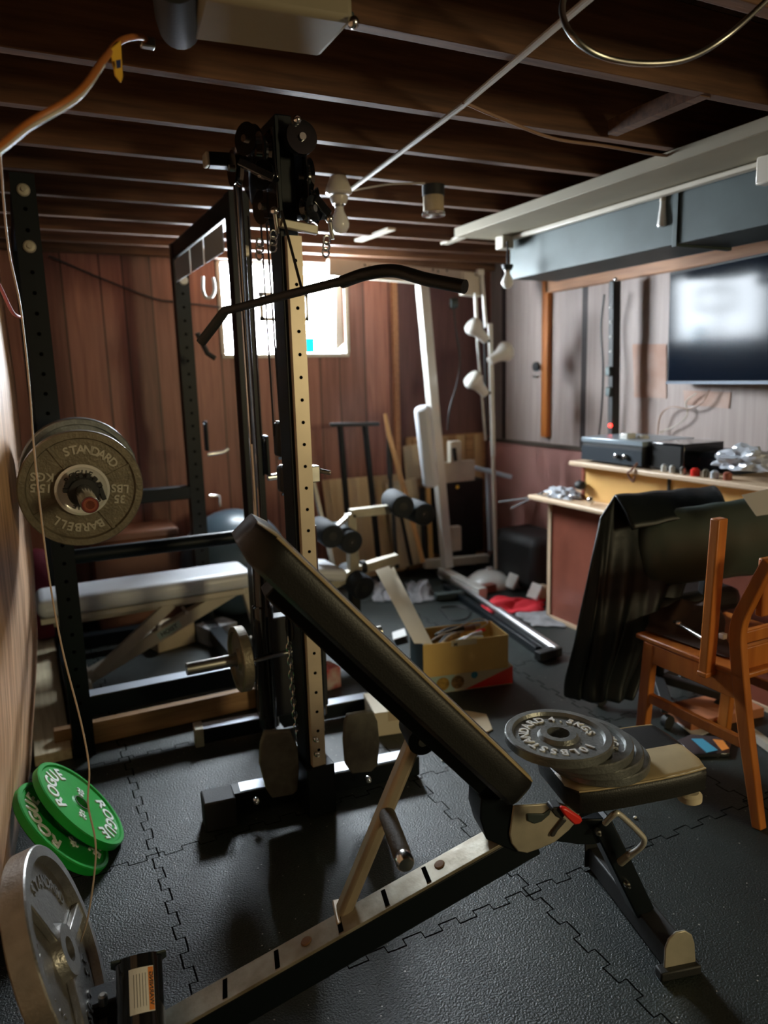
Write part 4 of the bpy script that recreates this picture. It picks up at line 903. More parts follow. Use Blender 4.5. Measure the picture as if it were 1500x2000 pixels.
# ================================================================ cardboard boxes
bx_ = thing('cardboard_box', 'open ochre cardboard box of odds and ends standing on a printed box', 'box', (1.62, 2.72, .11))
def wbox(p00, p10, h, depth, z0, t_=.006):
    pass
f0, f1 = at(825, 1352, z=.09), at(1000, 1330, z=.09)   # bottom front corners
f0 = at(826, 1260, z=.245); f1 = at(993, 1240, z=.245)
fx = (V((f1.x, f1.y, 0))-V((f0.x, f0.y, 0))); Lx = fx.length; fx.normalize(); fy = V((-fx.y, fx.x, 0))
if fy.y < 0: fy = -fy
O = V((f0.x, f0.y, 0)); dp = .21
def lb_(a, b, z): return O+fx*a+fy*b+Z*z
def lbox(a0, b0, z0, a1, b1, z1, mb=None):
    mb = mb or MB(); pts = [lb_(a, b, z) for a in (a0, a1) for b in (b0, b1) for z in (z0, z1)]
    mb.poly(pts, [(0, 1, 3, 2), (4, 6, 7, 5), (0, 4, 5, 1), (2, 3, 7, 6), (0, 2, 6, 4), (1, 5, 7, 3)]); return mb
z0, z1 = .095, .245
for a in ((0, 0, z0, Lx, .005, z1), ): lbox(*a).build('front_panel', 'cardy', bx_, bevel=.0015)
lbox(0, dp-.005, z0, Lx, dp, z1).build('rear_panel', 'cardy', bx_, bevel=.0015)
lbox(0, .005, z0, .005, dp-.005, z1).build('end_panel', mat('dark_teal_card', (.03, .07, .08), .6), bx_)
lbox(Lx-.005, .005, z0, Lx, dp-.005, z1).build('end_panel', 'cardy', bx_)
lbox(0, 0, z0-.004, Lx, dp, z0).build('bottom_panel', 'cardy', bx_)
fl0, fl1 = at(835, 1253, z=.245), at(802, 1258, z=.245)
fa, fb, fc, fd_ = at(738, 1112, z=.42), at(770, 1112, z=.43), lb_(.055, .0, .245), lb_(0, .012, .245)
q = [lb_(-.03, .03, .245), lb_(.045, .0, .245), at(775, 1120, y=3.15), at(770, 1108, y=3.15), at(764, 1112, y=3.15), at(760, 1106, y=3.15), at(734, 1115, y=3.15)]
MB().prism(q, (0, .004, .003)).build('raised_flap', 'cardp', bx_)
lbox(.13, -.001, .222, .25, 0, .25).build('tape_label', 'cream2', bx_)
T = Matrix.Translation(lb_(.15, -.0015, .230)) @ Matrix((fx, Z, -fy)).transposed().to_4x4()
MB(T).text('M', .022, .001, Matrix()).build('label_lettering', 'letterd', bx_, smooth=0)
rndm = random.Random(3)
pb_ = thing('printed_box', 'red and cream printed food carton under the ochre cardboard box', 'box', lb_(.15, .12, 0))
lbox(.02, .02, 0, Lx+.03, dp-.01, .088).build('carton', 'cream2', pb_, bevel=.002)
lbox(.02, .0185, .004, .15, .02, .086).build('front_print', 'teal', pb_)
MB().prism([lb_(.20, .0187, .004), lb_(Lx+.029, .0187, .004), lb_(Lx+.029, .0187, .086)], fy*.0012).build('red_print', 'red', pb_)
lbox(Lx+.03, .02, .004, Lx+.031, dp-.01, .086).build('end_print', mat('dark_red_print', (.22, .03, .03), .6), pb_)
for a, m in ((.095, 'gold'), (.165, 'brownp')):
    MB().lathe([(.031, 0), (.031, .0012)], lb_(a, .0185, .044), -fy, 28).build('bowl_print', m, pb_)
for a, z_, r_ in ((.245, .078, .016),): MB().lathe([(r_, 0), (r_, .001)], lb_(a, .0185, z_-.01), -fy, 20).build('bowl_print', 'bluep', pb_)
for i in range(9):
    a, b = rndm.uniform(.06, Lx-.06), rndm.uniform(.05, dp-.05); m = ['brownp', 'steel', 'blackm', 'red', 'brownbox', 'paper'][i % 6]
    ang = rndm.uniform(-.5, .5); L_ = rndm.uniform(.03, .07)
    p0 = lb_(a, b, .205+.005*i*.5)+fx*(-L_)*math.cos(ang)+fy*(-L_)*math.sin(ang); p1 = lb_(a, b, .235+.002*i)+fx*L_*math.cos(ang)+fy*L_*math.sin(ang)
    nm = ['leather_strap', 'metal_clip', 'black_tool', 'red_pouch', 'brown_strap', 'folded_paper'][i % 6]
    place = ['left', 'middle', 'right'][min(2, int(3*a/Lx))]
    tag(MB().tube(spl([p0, p0.lerp(p1, .5)+Z*.012, p1], 4), .009 if i % 2 else .013, 8).build(nm, m, smooth=60), {'leather_strap': 'rolled mottled brown strap', 'metal_clip': 'thin silver metal clip', 'black_tool': 'short black tool', 'red_pouch': 'small red pouch', 'brown_strap': 'dark brown strap', 'folded_paper': 'rolled white paper'}[nm]+' in the %s of the open ochre box' % place+(', upper layer' if i > 5 else ''), 'odds and ends', 'odds and ends in the open cardboard box')
cable('curled_cord', 'white cord curling over the contents of the open cardboard box', 'cord', [lb_(.10, .1, .25), lb_(.2, .12, .262), lb_(Lx-.08, .17, .275), lb_(Lx-.05, .12, .27), lb_(Lx-.1, .09, .258)], .003, 'cord_w')
# small taped carton on the floor
t = thing('small_carton', 'small taped pale carton on the floor behind the incline bench', 'box', (1.2, 2.45, 0))
g0, g1 = at(733, 1440, z=0), at(800, 1430, z=0)
gx = (g1-g0).normalized(); gy = V((-gx.y, gx.x, 0)); gy = gy if gy.y > 0 else -gy
def gb(a, b, z): return g0+gx*a+gy*b+Z*z
def gbox(a0, b0, z0, a1, b1, z1): return MB().poly([gb(a, b, z) for a in (a0, a1) for b in (b0, b1) for z in (z0, z1)], [(0, 1, 3, 2), (4, 6, 7, 5), (0, 4, 5, 1), (2, 3, 7, 6), (0, 2, 6, 4), (1, 5, 7, 3)])
gbox(0, 0, 0, .16, .20, .10).build('carton', 'cardp', t, bevel=.003)
gbox(.055, -.001, .1, .095, .20, .1015).build('packing_tape', mat('clear_tape', (.62, .52, .36), .12, coat=.8), t)
gbox(.055, -.0015, .06, .095, -.0005, .1).build('packing_tape', 'card', t)
# red box
t = thing('red_carton', 'small red and white carton on the mat behind the tan post', 'box', (1.05, 3.0, 0))
p = at(640, 1350, z=0)
MB().box(p+V((0, .05, .05)), (.13, .10, .10), Matrix.Rotation(.2, 3, 'Z')).build('carton', mat('red_print', (.45, .03, .03), .5, col2=(.6, .5, .45), nscale=14), t, bevel=.003)
# scraps
def scrap(name, label, cat, px, m, z=.004, th=.003): return tag(MB().prism([at(u, v, z=z) for u, v in px], (0, 0, th)).build(name, m), label, cat)
scrap('paper_sheet', 'white paper corner showing on the mat below the bench back', 'paper', [(845, 1440), (862, 1486), (905, 1485), (870, 1448)], 'paper')
scrap('cardboard_scrap', 'torn tan cardboard piece on the mat right of the bench back', 'cardboard', [(905, 1388), (950, 1396), (962, 1425), (930, 1440), (900, 1420)], 'card')
scrap('paper_note', 'white note on the mat under the wooden chair', 'paper', [(1322, 1412), (1345, 1409), (1388, 1430), (1358, 1441)], 'paper')
t = thing('comic_book', 'dark glossy magazine with blue and orange cover under the wooden chair', 'magazine', at(1375, 1460, z=.0))
MB().prism([at(u, v, z=.002) for u, v in ((1322, 1452), (1350, 1440), (1430, 1448), (1425, 1478), (1350, 1480))], (0, 0, .014)).build('cover', 'blackg', t, bevel=.002)
MB().prism([at(u, v, z=.0165) for u, v in ((1350, 1443), (1372, 1443), (1402, 1465), (1380, 1470))], (0, 0, .001)).build('cover_print', 'bluep', t)
MB().prism([at(u, v, z=.0165) for u, v in ((1392, 1444), (1412, 1446), (1424, 1462), (1410, 1466))], (0, 0, .001)).build('cover_print', 'label_o', t)
scrap('white_strip', 'folded white strip on the mat behind the open box', 'paper', [(766, 1236), (790, 1228), (794, 1242), (768, 1250)], 'paper', .03)
for i, (u, v, r, m, l) in enumerate(((1352, 1868, .006, 'lumber', 'crumpled fleck of paper on the mat right of the bench foot'), (1240, 1596, .005, 'paper', 'tiny white pebble on the mat behind the chrome handle'))):
    tag(MB().ball(at(u, v, z=.004), r, 10, (1.3, 1, .7)).build('crumb', m), l, 'litter')

# ================================================================ floor clutter in the middle
fb_ = thing('floor_barbell', 'chrome barbell lying on the floor pointing at the far corner', 'barbell', (2.5, 3.6, 0))
e0, e1 = at(1088, 1272, z=.03), at(803, 1078, z=.045)
dd = (e1-e0).normalized(); LL = (e1-e0).length
def fbp(t_): return e0+dd*(LL*t_)
MB().cyl(fbp(0), fbp(.30), .027, 20).build('sleeve', 'roughchrome', fb_)
MB().cyl(fbp(.30), fbp(.62), .019, 16).build('shaft', 'roughchrome', fb_)
MB().cyl(fbp(.62), fbp(.66), .032, 20).build('sleeve_collar', 'steel', fb_)
MB().cyl(fbp(.66), fbp(.72), .027, 20).build('sleeve_collar', 'steel', fb_)
MB().cyl(fbp(.72), fbp(1), .024, 20).build('sleeve', 'steel', fb_)
t = thing('black_beam', 'black square tube lying beside the chrome barbell', 'tube', (2.4, 3.2, 0))
MB().bar(fbp(.04)+V((-.075, -.02, -.008)), fbp(.60)+V((-.085, -.02, -.018)), .035, .04).build('tube_body', 'black', t, bevel=.004)
tag(MB().bar(at(1050, 1282, z=.03), at(1092, 1270, z=.03), .05, .045).build('black_block', 'blackm', bevel=.005), 'black rubber block under the near end of the chrome barbell', 'block')
rr_ = random.Random(5)
def cloth(name, label, cat, px, m, h=.05, n=18, z=.0):
    q = [at(u, v, z=z) for u, v in px]; ph = [rr_.uniform(0, 6) for _ in range(6)]
    def fn(i, j):
        p = q[0].lerp(q[1], i).lerp(q[3].lerp(q[2], i), j); e_ = min(i, 1-i, j, 1-j)*4; e_ = min(1, e_)
        w_ = (.5+.25*math.sin(9*i+ph[0]+3*j)+.25*math.sin(13*j+ph[1]+4*i)+.15*math.sin(23*i+11*j+ph[2]))
        return p+Z*(.006+h*e_*max(.05, w_))+X*(.01*math.sin(17*j+ph[3]))+Y*(.012*math.sin(15*i+ph[4]))
    return tag(MB().grid(fn, n, n).build(name, m, solid=.004, smooth=70, sub=1), label, cat)
cloth('red_cloth', 'bright red cloth crumpled on the floor behind the chrome barbell', 'cloth', [(935, 1178), (1065, 1172), (1062, 1196), (945, 1200)], 'redcloth', .06)
cloth('grey_rag', 'grey crumpled rag on the mat right of the standing cardboard flap', 'cloth', [(790, 1140), (840, 1140), (850, 1172), (800, 1182)], 'grycloth', .06)
cloth('grey_rag', 'grey mottled rag under the lowest foam roller', 'cloth', [(730, 1135), (770, 1132), (778, 1175), (728, 1178)], 'grycloth', .05)
cloth('pale_rug', 'pale grey mat on the floor by the desk end', 'rug', [(1000, 1200), (1068, 1194), (1112, 1226), (1040, 1224)], 'grycloth', .01)
cable('thin_cable', 'thin dark cable coiled on the mat behind the open box', 'cable', [at(860, 1190, z=.005), at(880, 1210, z=.005), at(910, 1208, z=.005), at(918, 1192, z=.005), at(890, 1184, z=.005), at(862, 1186, z=.005)], .004, 'cord_k')
tag(MB().bar(at(915, 1156, z=.03), at(965, 1146, z=.03), .06, .05).build('wood_block', 'deskred', bevel=.004), 'short brown wooden block on the floor near the lamp base', 'wood block')
tag(MB().bar(at(850, 1165, z=.03), at(905, 1160, z=.03), .06, .04).build('dark_tube', 'duct', bevel=.006), 'dark grey tube end on the floor left of the wooden block', 'tube')
tag(MB().box(at(850, 1085, z=.05), (.16, .10, .05), Matrix.Rotation(.4, 3, 'Z')).build('tool_case', 'grycloth', bevel=.008), 'small grey case on the floor at the foot of the white gym', 'case')
t = thing('black_bag', 'black bag slumped against the right wall beside the desk', 'bag', (2.95, 3.75, 0))
bb_ = MB().box((2.98, 3.85, .19), (.34, .50, .36)); bb_.build('bag_body', 'blackm', t, bevel=.06)
MB().box((2.92, 4.0, .10), (.2, .25, .18)).build('side_pocket', 'blackm', t, bevel=.03)
for (u, v), s_, l in (((1000, 1135), .10, 'white and grey appliance foot on the floor left of the desk'), ((1045, 1155), .10, 'white bracket on the floor touching the desk panel')):
    p = at(u, v, z=.06); t = thing('white_bracket', l, 'bracket', p-V((0, 0, .06)))
    MB().box(p+V((0, 0, .0)), (.02, s_, .10), Matrix.Rotation(.5, 3, 'Y')).build('bracket_plate', 'white', t, bevel=.006)
    MB().box(p+V((.05, 0, -.012)), (.09, s_*.8, .085)).build('bracket_body', 'card' if u > 1010 else 'grycloth', t, bevel=.015)
t = thing('waste_bin', 'grey round tub on the floor behind the lamp base', 'bin', (3.06, 4.24, 0))
MB().lathe([(.07, 0), (.085, .16), (.08, .16), (.066, .006)], (3.06, 4.24, 0), Z, 28).build('tub', 'duct', t, smooth=40)
MB().lathe([(.09, .155), (.09, .17), (.02, .172)], (3.06, 4.24, 0), Z, 28).build('lid', 'cream', t)

# ================================================================ desk, hutch and what stands on them
dk = thing('desk', 'red brown desk with a honey yellow hutch along the right wall', 'desk', (2.85, 2.4, 0))
MB().mm((2.64, 1.3, 0.02), (3.15, 3.25, .695)).build('pedestal', 'deskred', dk, bevel=.003)
MB().mm((2.632, 3.235, 0.0), (2.66, 3.262, .695)).build('edge_strip', 'edge', dk)
MB().mm((2.632, 1.3, 0.0), (2.645, 3.26, .022)).build('plinth', 'edge', dk)
MB().mm((2.54, 1.25, .695), (3.15, 3.33, .722)).build('desk_top', 'edge', dk, bevel=.008)
MB().mm((2.69, 1.25, .722), (3.14, 3.03, .905)).build('hutch_front', 'deskyel', dk, bevel=.002)
MB().mm((2.685, 3.03, .722), (3.14, 3.05, .905)).build('hutch_side', 'deskred', dk)
MB().mm((2.62, 1.22, .905), (3.15, 3.08, .93)).build('hutch_top', 'edge', dk, bevel=.006)
p = at(1308, 950, x=2.69); MB().mm((2.680, p.y-.006, .73), (2.692, p.y+.006, .905)).build('door_gap', 'letterd', dk)
HZ = .93
t = thing('stereo_receiver', 'black stereo receiver with silver lid edge on the left end of the hutch', 'stereo', (2.85, 2.8, HZ))
r0 = at(1132, 905, x=2.66); 
MB().mm((2.66, 2.60, HZ+.01), (3.0, 3.02, HZ+.125)).build('case', 'blackm', t, bevel=.004)
MB().mm((2.655, 2.60, HZ+.012), (2.662, 3.02, HZ+.085)).build('front_panel', mat('grey_blue_panel', (.03, .04, .05), .4, .3), t)
MB().mm((2.655, 2.595, HZ+.105), (3.0, 3.025, HZ+.13)).build('lid_edge', mat('pale_blue_lid', (.30, .36, .40), .3, .3), t, bevel=.004)
for y in (2.76, 2.70): MB().lathe([(.012, 0), (.012, .014), (.009, .016)], (2.655, y, HZ+.05), -X, 16).build('knob', 'chrome', t)
for y in (2.64, 2.98): MB().cyl((2.75, y, HZ), (2.75, y, HZ+.012), .015).build('foot', 'blackm', t)
t = thing('speaker', 'small black box on the hutch to the right of the receiver', 'speaker', (2.85, 2.45, HZ))
MB().mm((2.69, 2.38, HZ), (2.95, 2.58, HZ+.13)).build('cabinet', 'blackg', t, bevel=.004)
MB().mm((2.686, 2.395, HZ+.012), (2.69, 2.565, HZ+.118)).build('grille', 'vinyl', t)
tag(MB().box(at(1226, 855, x=2.75)+V((0, 0, .0)), (.06, .06, .05)).build('white_adapter', 'whiteg', bevel=.008), 'small white cube adapter on top of the receiver', 'adapter')
tag(MB().lathe([(.018, 0), (.028, .008), (.03, .028), (.02, .04)], at(1256, 860, x=2.80)-V((0, 0, .012)), Z, 20).build('white_puck', 'whiteg', smooth=50), 'small rounded white gadget on the black box beside the cube', 'gadget')
# the tall black tower strip by the wall
t = thing('tower_power_strip', 'tall narrow black tower with a glowing red light behind the receiver', 'power strip', at(1190, 850, x=3.1))
a, b = at(1198, 855, x=3.08), at(1201, 548, x=3.08)
MB().bar(a, b, .055, .045, up=Y).build('tower_body', 'blackm', t, bevel=.008)
MB().bar(a-V((0, 0, .0)), a-Z*.05, .11, .10, up=Y).build('tower_base', 'blackm', t, bevel=.006)
for v_ in (600, 629, 658, 687): MB().ball(at(1193, v_, x=3.055), .008, 12).build('outlet_dot', 'letter', t)
for v_ in (725, 765): MB().box(at(1190, v_, x=3.05), (.03, .038, .05)).build('plug', 'duct', t, bevel=.005)
MB().ball(at(1192, 831, x=3.04), .011, 14).build('red_light', 'led', t)
MB().ball(at(1203, 546, x=3.07), .012, 12).build('top_screw', 'chrome', t)
MB().tube(spl([at(1180, 575, x=3.09), at(1174, 640, x=3.1), at(1178, 720, x=3.1), at(1175, 800, x=3.1), at(1170, 850, x=3.1)]), .006, 8).build('cord', 'cord_k', t, smooth=60)
# switch plate on the wall batten
t = thing('wall_thermostat', 'dark round dial with a small chrome plate on the orange batten', 'dial', at(1049, 715, x=3.16))
MB().lathe([(.032, 0), (.03, .018), (.012, .02)], at(1049, 716, x=3.164), -X, 24).build('dial', 'blackm', t)
MB().box(at(1047, 735, x=3.155), (.014, .05, .02)).build('switch_plate', 'steel', t, bevel=.002)
# television, turned a little towards the window
tv = thing('television', 'flat television on the right wall reflecting the window', 'television', (3.02, 2.4, 1.6))
ta, tb, tc_ = at(1302, 750, x=3.10), at(1308, 533, x=3.10), None
yaw = math.radians(8.6); dv = V((-math.sin(yaw), -math.cos(yaw), 0))
L_ = 1.05; H_ = .585; base = V((ta.x, ta.y, ta.z)); upv = V((-.018, 0, 1)).normalized(); nv = dv.cross(upv); nv = nv if nv.x < 0 else -nv
def tvp(a, h, n): return base+dv*a+upv*h+nv*n
def tvbox(a0, h0, n0, a1, h1, n1): return MB().poly([tvp(a, h, n) for a in (a0, a1) for h in (h0, h1) for n in (n0, n1)], [(0, 1, 3, 2), (4, 6, 7, 5), (0, 4, 5, 1), (2, 3, 7, 6), (0, 2, 6, 4), (1, 5, 7, 3)])
H_ = tb.z-ta.z
tvbox(0, 0, -.045, L_, H_, .0).build('housing', 'blackm', tv, bevel=.004)
tvbox(.012, .016, .0, L_-.012, H_-.012, .002).build('screen', 'screen', tv)
tvbox(0, 0, .0, L_, .014, .006).build('lower_bezel', mat('grey_bezel', (.10, .12, .15), .3, .4), tv)
tvbox(L_*.4, H_*.3, -.16, L_*.6, H_*.7, -.045).build('wall_mount', 'blackm', tv)
t = thing('television_cables', 'tangled brown and white cables hanging below the television', 'cable', at(1380, 760, x=3.17))
MB().tube(spl([at(1385, 762, x=3.16), at(1372, 785, x=3.16), at(1345, 798, x=3.16), at(1310, 795, x=3.16), at(1290, 812, x=3.16), at(1284, 850, x=3.15), at(1285, 872, x=3.05)]), .004, 8).build('brown_cable', 'cord_b', t, smooth=60)
MB().tube(spl([at(1360, 768, x=3.17), at(1340, 785, x=3.17), at(1342, 810, x=3.17), at(1325, 828, x=3.17), at(1300, 840, x=3.17), at(1288, 845, x=3.15)]), .0035, 8).build('white_cable', 'cord_w', t, smooth=60)
tag(MB().lathe([(.012, 0), (.016, .01), (.008, .02)], at(1280, 506, x=3.16), -X, 14).build('hook_screw', 'chrome'), 'small pale hook on the header board above the television', 'hook')
# clutter on the hutch
t = thing('black_console', 'dark blue black device among the clutter at the right end of the hutch', 'device', at(1400, 910, z=HZ))
MB().box(at(1420, 900, x=2.92)+V((0, 0, -.0)), (.26, .32, .09)).build('device_body', mat('blue_black_plastic', (.02, .03, .05), .35), t, bevel=.025)
def crumple(name, label, c, s_, m, seed, cat='plastic bag'):
    r_ = random.Random(seed); mb = MB(); bmesh.ops.create_icosphere(mb.b, subdivisions=4, radius=1)
    from mathutils import noise
    for v_ in mb.b.verts:
        k = .72+.35*noise.noise(v_.co*2.3+V((seed, 0, 0)))+.22*abs(noise.noise(v_.co*5.5+V((0, seed, 0))))
        v_.co = V((v_.co.x*s_[0]*k, v_.co.y*s_[1]*k, max(-.35, v_.co.z)*s_[2]*k))+V(c)+V((0, 0, s_[2]*.30))
    return tag(mb.build(name, m, smooth=20), label, cat)
crumple('plastic_bag', 'crinkled clear plastic bag hanging over the right end of the hutch', at(1455, 915, x=2.74), (.10, .17, .085), 'plastic', 4)
crumple('plastic_bag', 'white and clear plastic bag lying on the lower desk top', (2.64, 3.14, .722), (.085, .14, .05), 'plastic', 9)
tag(MB().ball((2.66, 3.03, .80), .028, 16, (1, 1.3, .9)).build('black_ball', 'blackm', smooth=60), 'small black round thing on the bag on the lower desk top', 'object')
tag(MB().ball((2.60, 2.88, .745), .02, 14).build('chrome_ball', 'chrome', smooth=60), 'shiny chrome knob on the lower desk top beside the bag', 'knob')
items = [(1297, 915, 'white_bottle', 'whiteg', 'small white bottle lying on the hutch edge, left of the pair', .014), (1313, 918, 'white_bottle', 'whiteg', 'small white bottle lying on the hutch edge, right of the pair', .014), (1334, 920, 'silver_cup', 'steel', 'little silver cup on the hutch edge right of the white bottles', .014), (1358, 918, 'red_jar', 'red', 'bright red jar on the hutch edge', .02), (1378, 922, 'khaki_tin', 'ironb', 'khaki tin on the hutch edge right of the red jar', .014), (1396, 924, 'clear_cup', 'plastic', 'clear cup on the hutch edge in front of the dark device', .018), (1421, 930, 'dark_red_box', 'deskred', 'dark red small box on the hutch edge by the clear bag', .018), (1350, 892, 'green_jar', 'ironb', 'dark green jar behind the small items on the hutch', .022), (1338, 898, 'cardboard_tube', 'card', 'low tan tin between the black box and the green jar', .026)]
for u, v, nm, m, l, r_ in items:
    xx = 2.66 if v > 905 else 2.78; p = at(u, v, x=xx); p.z = HZ
    hgt = .035 if v > 905 else .07
    tag(MB().lathe([(r_*.9, 0), (r_, .004), (r_, hgt*.8), (r_*.7, hgt*.9), (r_*.5, hgt)], p, Z, 18).build(nm, m, smooth=40), l, nm.split('_')[-1])
tag(MB().tube(spl([at(1245, 905, x=2.64), at(1233, 918, x=2.61), at(1226, 925, x=2.61), at(1236, 940, x=2.612), at(1240, 930, x=2.612)]), .006, 8).build('keys_on_cord', 'brownbox', smooth=60), 'bunch of keys on a brown cord hanging off the hutch edge', 'keys')
# papers sticking out behind the desk
for i, (a, b, l) in enumerate((((975, 980), (1060, 998), 'long thin grey stick poking out left of the desk top'), ((1000, 992), (1058, 975), 'thin pale stick crossing another left of the desk top'))):
    tag(MB().bar(at(*a, y=3.5), V((2.60, 3.22+.05*i, .727+.009*i)), .02, .008).build('thin_stick', 'grycloth'), l, 'stick')

# ================================================================ wooden chair, office chair, jacket
wc = thing('wooden_chair', 'orange stained wooden chair seen from behind at the right edge', 'chair', (2.1, 1.6, 0))
CX = 1.9
def cp(u, v): return at(u, v, x=CX)
lp = [at(1497, 1098, x=CX), at(1462, 1165, x=CX), at(1437, 1222, x=CX), at(1437, 1290, x=CX), at(1450, 1420, x=CX), at(1463, 1520, x=CX), at(1476, 1625, x=CX)]
lp[-1].z = 0
lw_ = [.036, .040, .045, .046, .042, .038, .032]
def bent(pts, wd, dx, name, par, m='orange'):
    mb = MB(); L_ = []; R_ = []
    for i, p in enumerate(pts):
        d = (pts[min(i+1, len(pts)-1)]-pts[max(i-1, 0)]).normalized(); n = V((0, d.z, -d.y)); L_.append(p+n*wd[i]/2); R_.append(p-n*wd[i]/2)
    n_ = len(pts); vs_ = L_+R_+[p+X*dx for p in L_]+[p+X*dx for p in R_]; fs = []
    for i in range(n_-1):
        a, b, c, d = i, i+1, n_+i+1, n_+i; o2 = 2*n_
        fs += [(a, b, c, d), (o2+a, o2+d, o2+c, o2+b), (a, o2+a, o2+b, b), (d, c, o2+c, o2+d)]
    fs += [(0, n_, 3*n_, 2*n_), (n_-1, 3*n_-1, 4*n_-1, 2*n_-1)]
    return mb.poly(vs_, fs).build(name, m, par, bevel=.004)
sm_ = spl(lp, 5); ww = [lw_[min(6, int(i/5))]*(1-(i % 5)/5)+lw_[min(6, int(i/5)+1)]*((i % 5)/5) for i in range(len(sm_))]
bent(sm_, ww, .03, 'rear_leg', wc); bent([p+X*.44 for p in sm_], ww, .03, 'rear_leg', wc)
for x in (CX, CX+.44): MB().bar((x+.015, 1.83, 0), (x+.015, 1.80, .455), .03, .045, up=Y).build('front_leg', 'orange', wc, bevel=.004)
MB().bar((CX+.015, 1.44, .42), (CX+.015, 1.82, .42), .024, .07).build('side_rail', 'orange', wc, bevel=.003)
MB().bar((CX+.455, 1.44, .42), (CX+.455, 1.82, .42), .024, .07).build('side_rail', 'orange', wc, bevel=.003)
MB().bar((CX+.015, 1.42, .25), (CX+.015, 1.82, .25), .02, .035).build('stretcher', 'orange', wc, bevel=.003)
MB().bar((CX+.455, 1.42, .25), (CX+.455, 1.82, .25), .02, .035).build('stretcher', 'orange', wc, bevel=.003)
MB().mm((CX-.0, 1.42, .455), (CX+.47, 1.86, .475)).build('seat', 'orange', wc, bevel=.006)
def rail(za, zb, y): return MB().mm((CX+.03, y-.012, za), (CX+.45, y+.012, zb))
yt = at(1470, 1180, x=CX).y
rail(.66, .84, 1.405).build('back_rail', 'orange', wc, bevel=.005)
rail(.56, .60, 1.455).build('back_slat', 'orange', wc, bevel=.004); rail(.47, .545, 1.458).build('back_slat', 'orange', wc, bevel=.004)
ap = [at(1405, 1012, x=CX-.02), at(1380, 1312, x=CX-.02)]
t = thing('upright_board', 'narrow orange wooden upright standing on the chair side rail before the leather', 'wooden board', ap[1])
MB().bar(ap[1], ap[0], .032, .042, up=X).build('board', 'orange', t, bevel=.004)
MB().bar(ap[1]-Z*.012, ap[1]+Z*.004, .036, .05, up=X).build('foot_block', 'orange', t, bevel=.003)
# office chair
oc = thing('office_chair', 'black leather office chair between the wooden chair and the desk', 'chair', (2.3, 2.02, 0))
p0 = at(1240, 1078, y=2.08); p1 = at(1530, 1040, y=1.74)
ax = (p1-p0).normalized()
def cushion(i, j):
    th = 2*math.pi*j; e_ = min(i, 1-i)*8; k = math.sqrt(min(1, max(0, 1-(1-min(1, e_))**2)))*.92+.08
    wr = 1+.05*math.sin(th*3+i*30)*(1 if i < .2 else .2)
    c = p0.lerp(p1, i); u_ = V((0, 0, 1)); s2 = ax.cross(u_).normalized()
    return c+(u_*math.sin(th)*.150+s2*math.cos(th)*.07)*k*wr
cm = MB().grid(cushion, 40, 24); bmesh.ops.remove_doubles(cm.b, verts=cm.b.verts, dist=.0005)
cm.build('backrest', 'leather', oc, smooth=60)
sm2 = (p0+p1)/2
MB().box((2.36, 2.15, .48), (.42, .42, .10), Matrix.Rotation(-.1, 3, 'Z')).build('seat', 'vinyl', oc, bevel=.04)
MB().bar((2.38, 1.97, .50), (2.36, 1.93, .74), .06, .03, up=Y).build('back_bar', 'blackm', oc, bevel=.004)
MB().cyl((2.33, 2.15, .10), (2.33, 2.15, .46), .028).build('gas_column', 'black', oc)
for k in range(5):
    a = k*2*math.pi/5+.3; e_ = V((2.33+.25*math.cos(a), 2.15+.25*math.sin(a), .075))
    if True:
        MB().bar((2.33, 2.15, .11), e_, .045, .035).build('base_arm', 'blackm', oc, bevel=.004)
        MB().cyl(e_+V((0, -.012, -.047)), e_+V((0, .012, -.047)), .027).build('caster', 'blackm', oc)
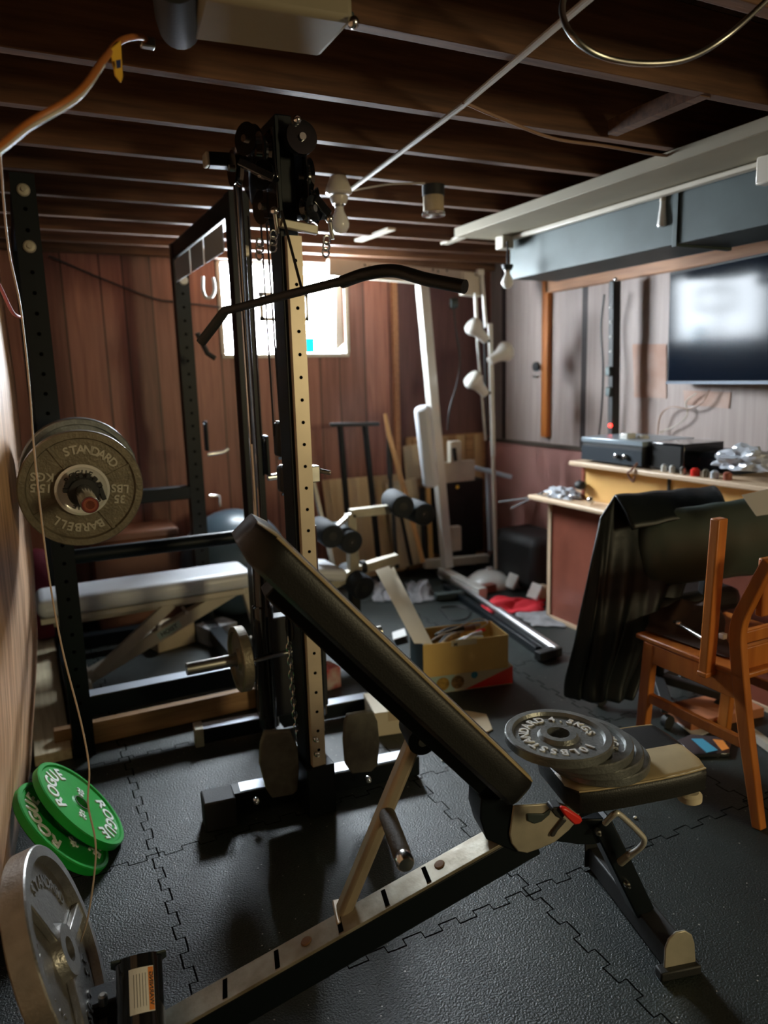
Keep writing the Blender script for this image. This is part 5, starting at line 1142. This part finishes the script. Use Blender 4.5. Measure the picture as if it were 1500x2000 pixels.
# jacket draped over it
def jk(i, j):
    # i along the drape top (left..right), j from the top edge down
    top = [at(1172, 1010, y=2.12), at(1200, 966, y=2.12), at(1290, 962, y=2.10), at(1390, 948, y=2.08)]
    bot = [at(1104, 1362, y=2.10), at(1150, 1372, y=2.02), at(1205, 1372, y=1.98), at(1232, 1366, y=1.98)]
    def lp_(P, t):
        k = t*(len(P)-1); a = min(int(k), len(P)-2); return P[a].lerp(P[a+1], k-a)
    t_, b_ = lp_(top, i), lp_(bot, i); jj = j**.9
    p = t_.lerp(b_, jj); fo = .011*math.sin(i*22+2*j)*min(1, j*2)+.006*math.sin(i*41-j*3)*min(1, j*2)
    bulge = -.05*math.sin(math.pi*min(1, j*1.1))
    return p+V((0, fo+bulge, 0))+V((-.05*math.sin(math.pi*j)*(1-i), 0, 0))
tag(MB().grid(jk, 48, 26).build('jacket', 'jacket', solid=.012, smooth=70, sub=1), 'long black leather jacket hanging over the office chair almost to the floor', 'jacket')
def jk2(i, j):
    a = at(1200+195*i, 968-17*i, y=2.12-.04*i); b = at(1235+185*i, 1035-42*i, y=2.0-.1*i)
    return a.lerp(b, j)+Z*(.014*math.sin(math.pi*j)+.002*math.sin(i*20))
jo = bpy.data.objects['jacket']; MB().grid(jk2, 24, 8).build('collar', 'jacket', jo, solid=.01, smooth=70)
tag(MB().prism([at(1450, 968, y=1.74), at(1520, 952, y=1.68), at(1520, 1002, y=1.62), at(1478, 1008, y=1.67)], (0, .004, .002)).build('paper_sheet', 'paper'), 'white paper sheet lying on top of the leather backrest', 'paper')
cloth('seat_shade_cloth', 'dark brown rumpled cloth added over the wooden chair seat to deepen its shade', 'cloth', [(1300, 1152), (1400, 1150), (1425, 1290), (1262, 1235)], mat('shade_brown_cloth', (.045, .022, .012), .8, bump=.5, bscale=20), .035, 16, .476)  # cloth added to darken the seat, where light is blocked
t = thing('metal_tool', 'long metal tool lying on the seat of the wooden chair', 'tool', at(1330, 1225, z=.49))
MB().cyl(at(1318, 1214, z=.52), at(1372, 1246, z=.52), .007).build('tool_shaft', 'steel', t)
MB().ball(at(1325, 1218, z=.522), .011, 12).build('tool_head', 'chrome', t)
tag(MB().box(at(1412, 1242, z=.52), (.02, .02, .02)).build('white_cube', 'whiteg', bevel=.003), 'tiny white cube on the wooden chair seat', 'cube')
t = thing('brown_box', 'flat orange brown cardboard box on the floor under the office chair', 'box', (2.35, 1.98, 0))
MB().box((2.42, 1.94, .02), (.36, .18, .04), Matrix.Rotation(-.15, 3, 'Z')).build('carton', mat('orange_brown_card', (.38, .13, .05), .6), t, bevel=.004)
tag(MB().bar(at(1298, 1362, z=.01), at(1375, 1402, z=.01), .02, .02).build('chrome_rod', 'chrome'), 'shiny chrome rod on the mat under the wooden chair', 'rod')
tag(MB().bar(at(1466, 1430, z=.02), at(1520, 1470, z=.02), .03, .03).build('pale_stick', 'cream'), 'pale stick on the floor behind the wooden chair leg at the right edge', 'stick')
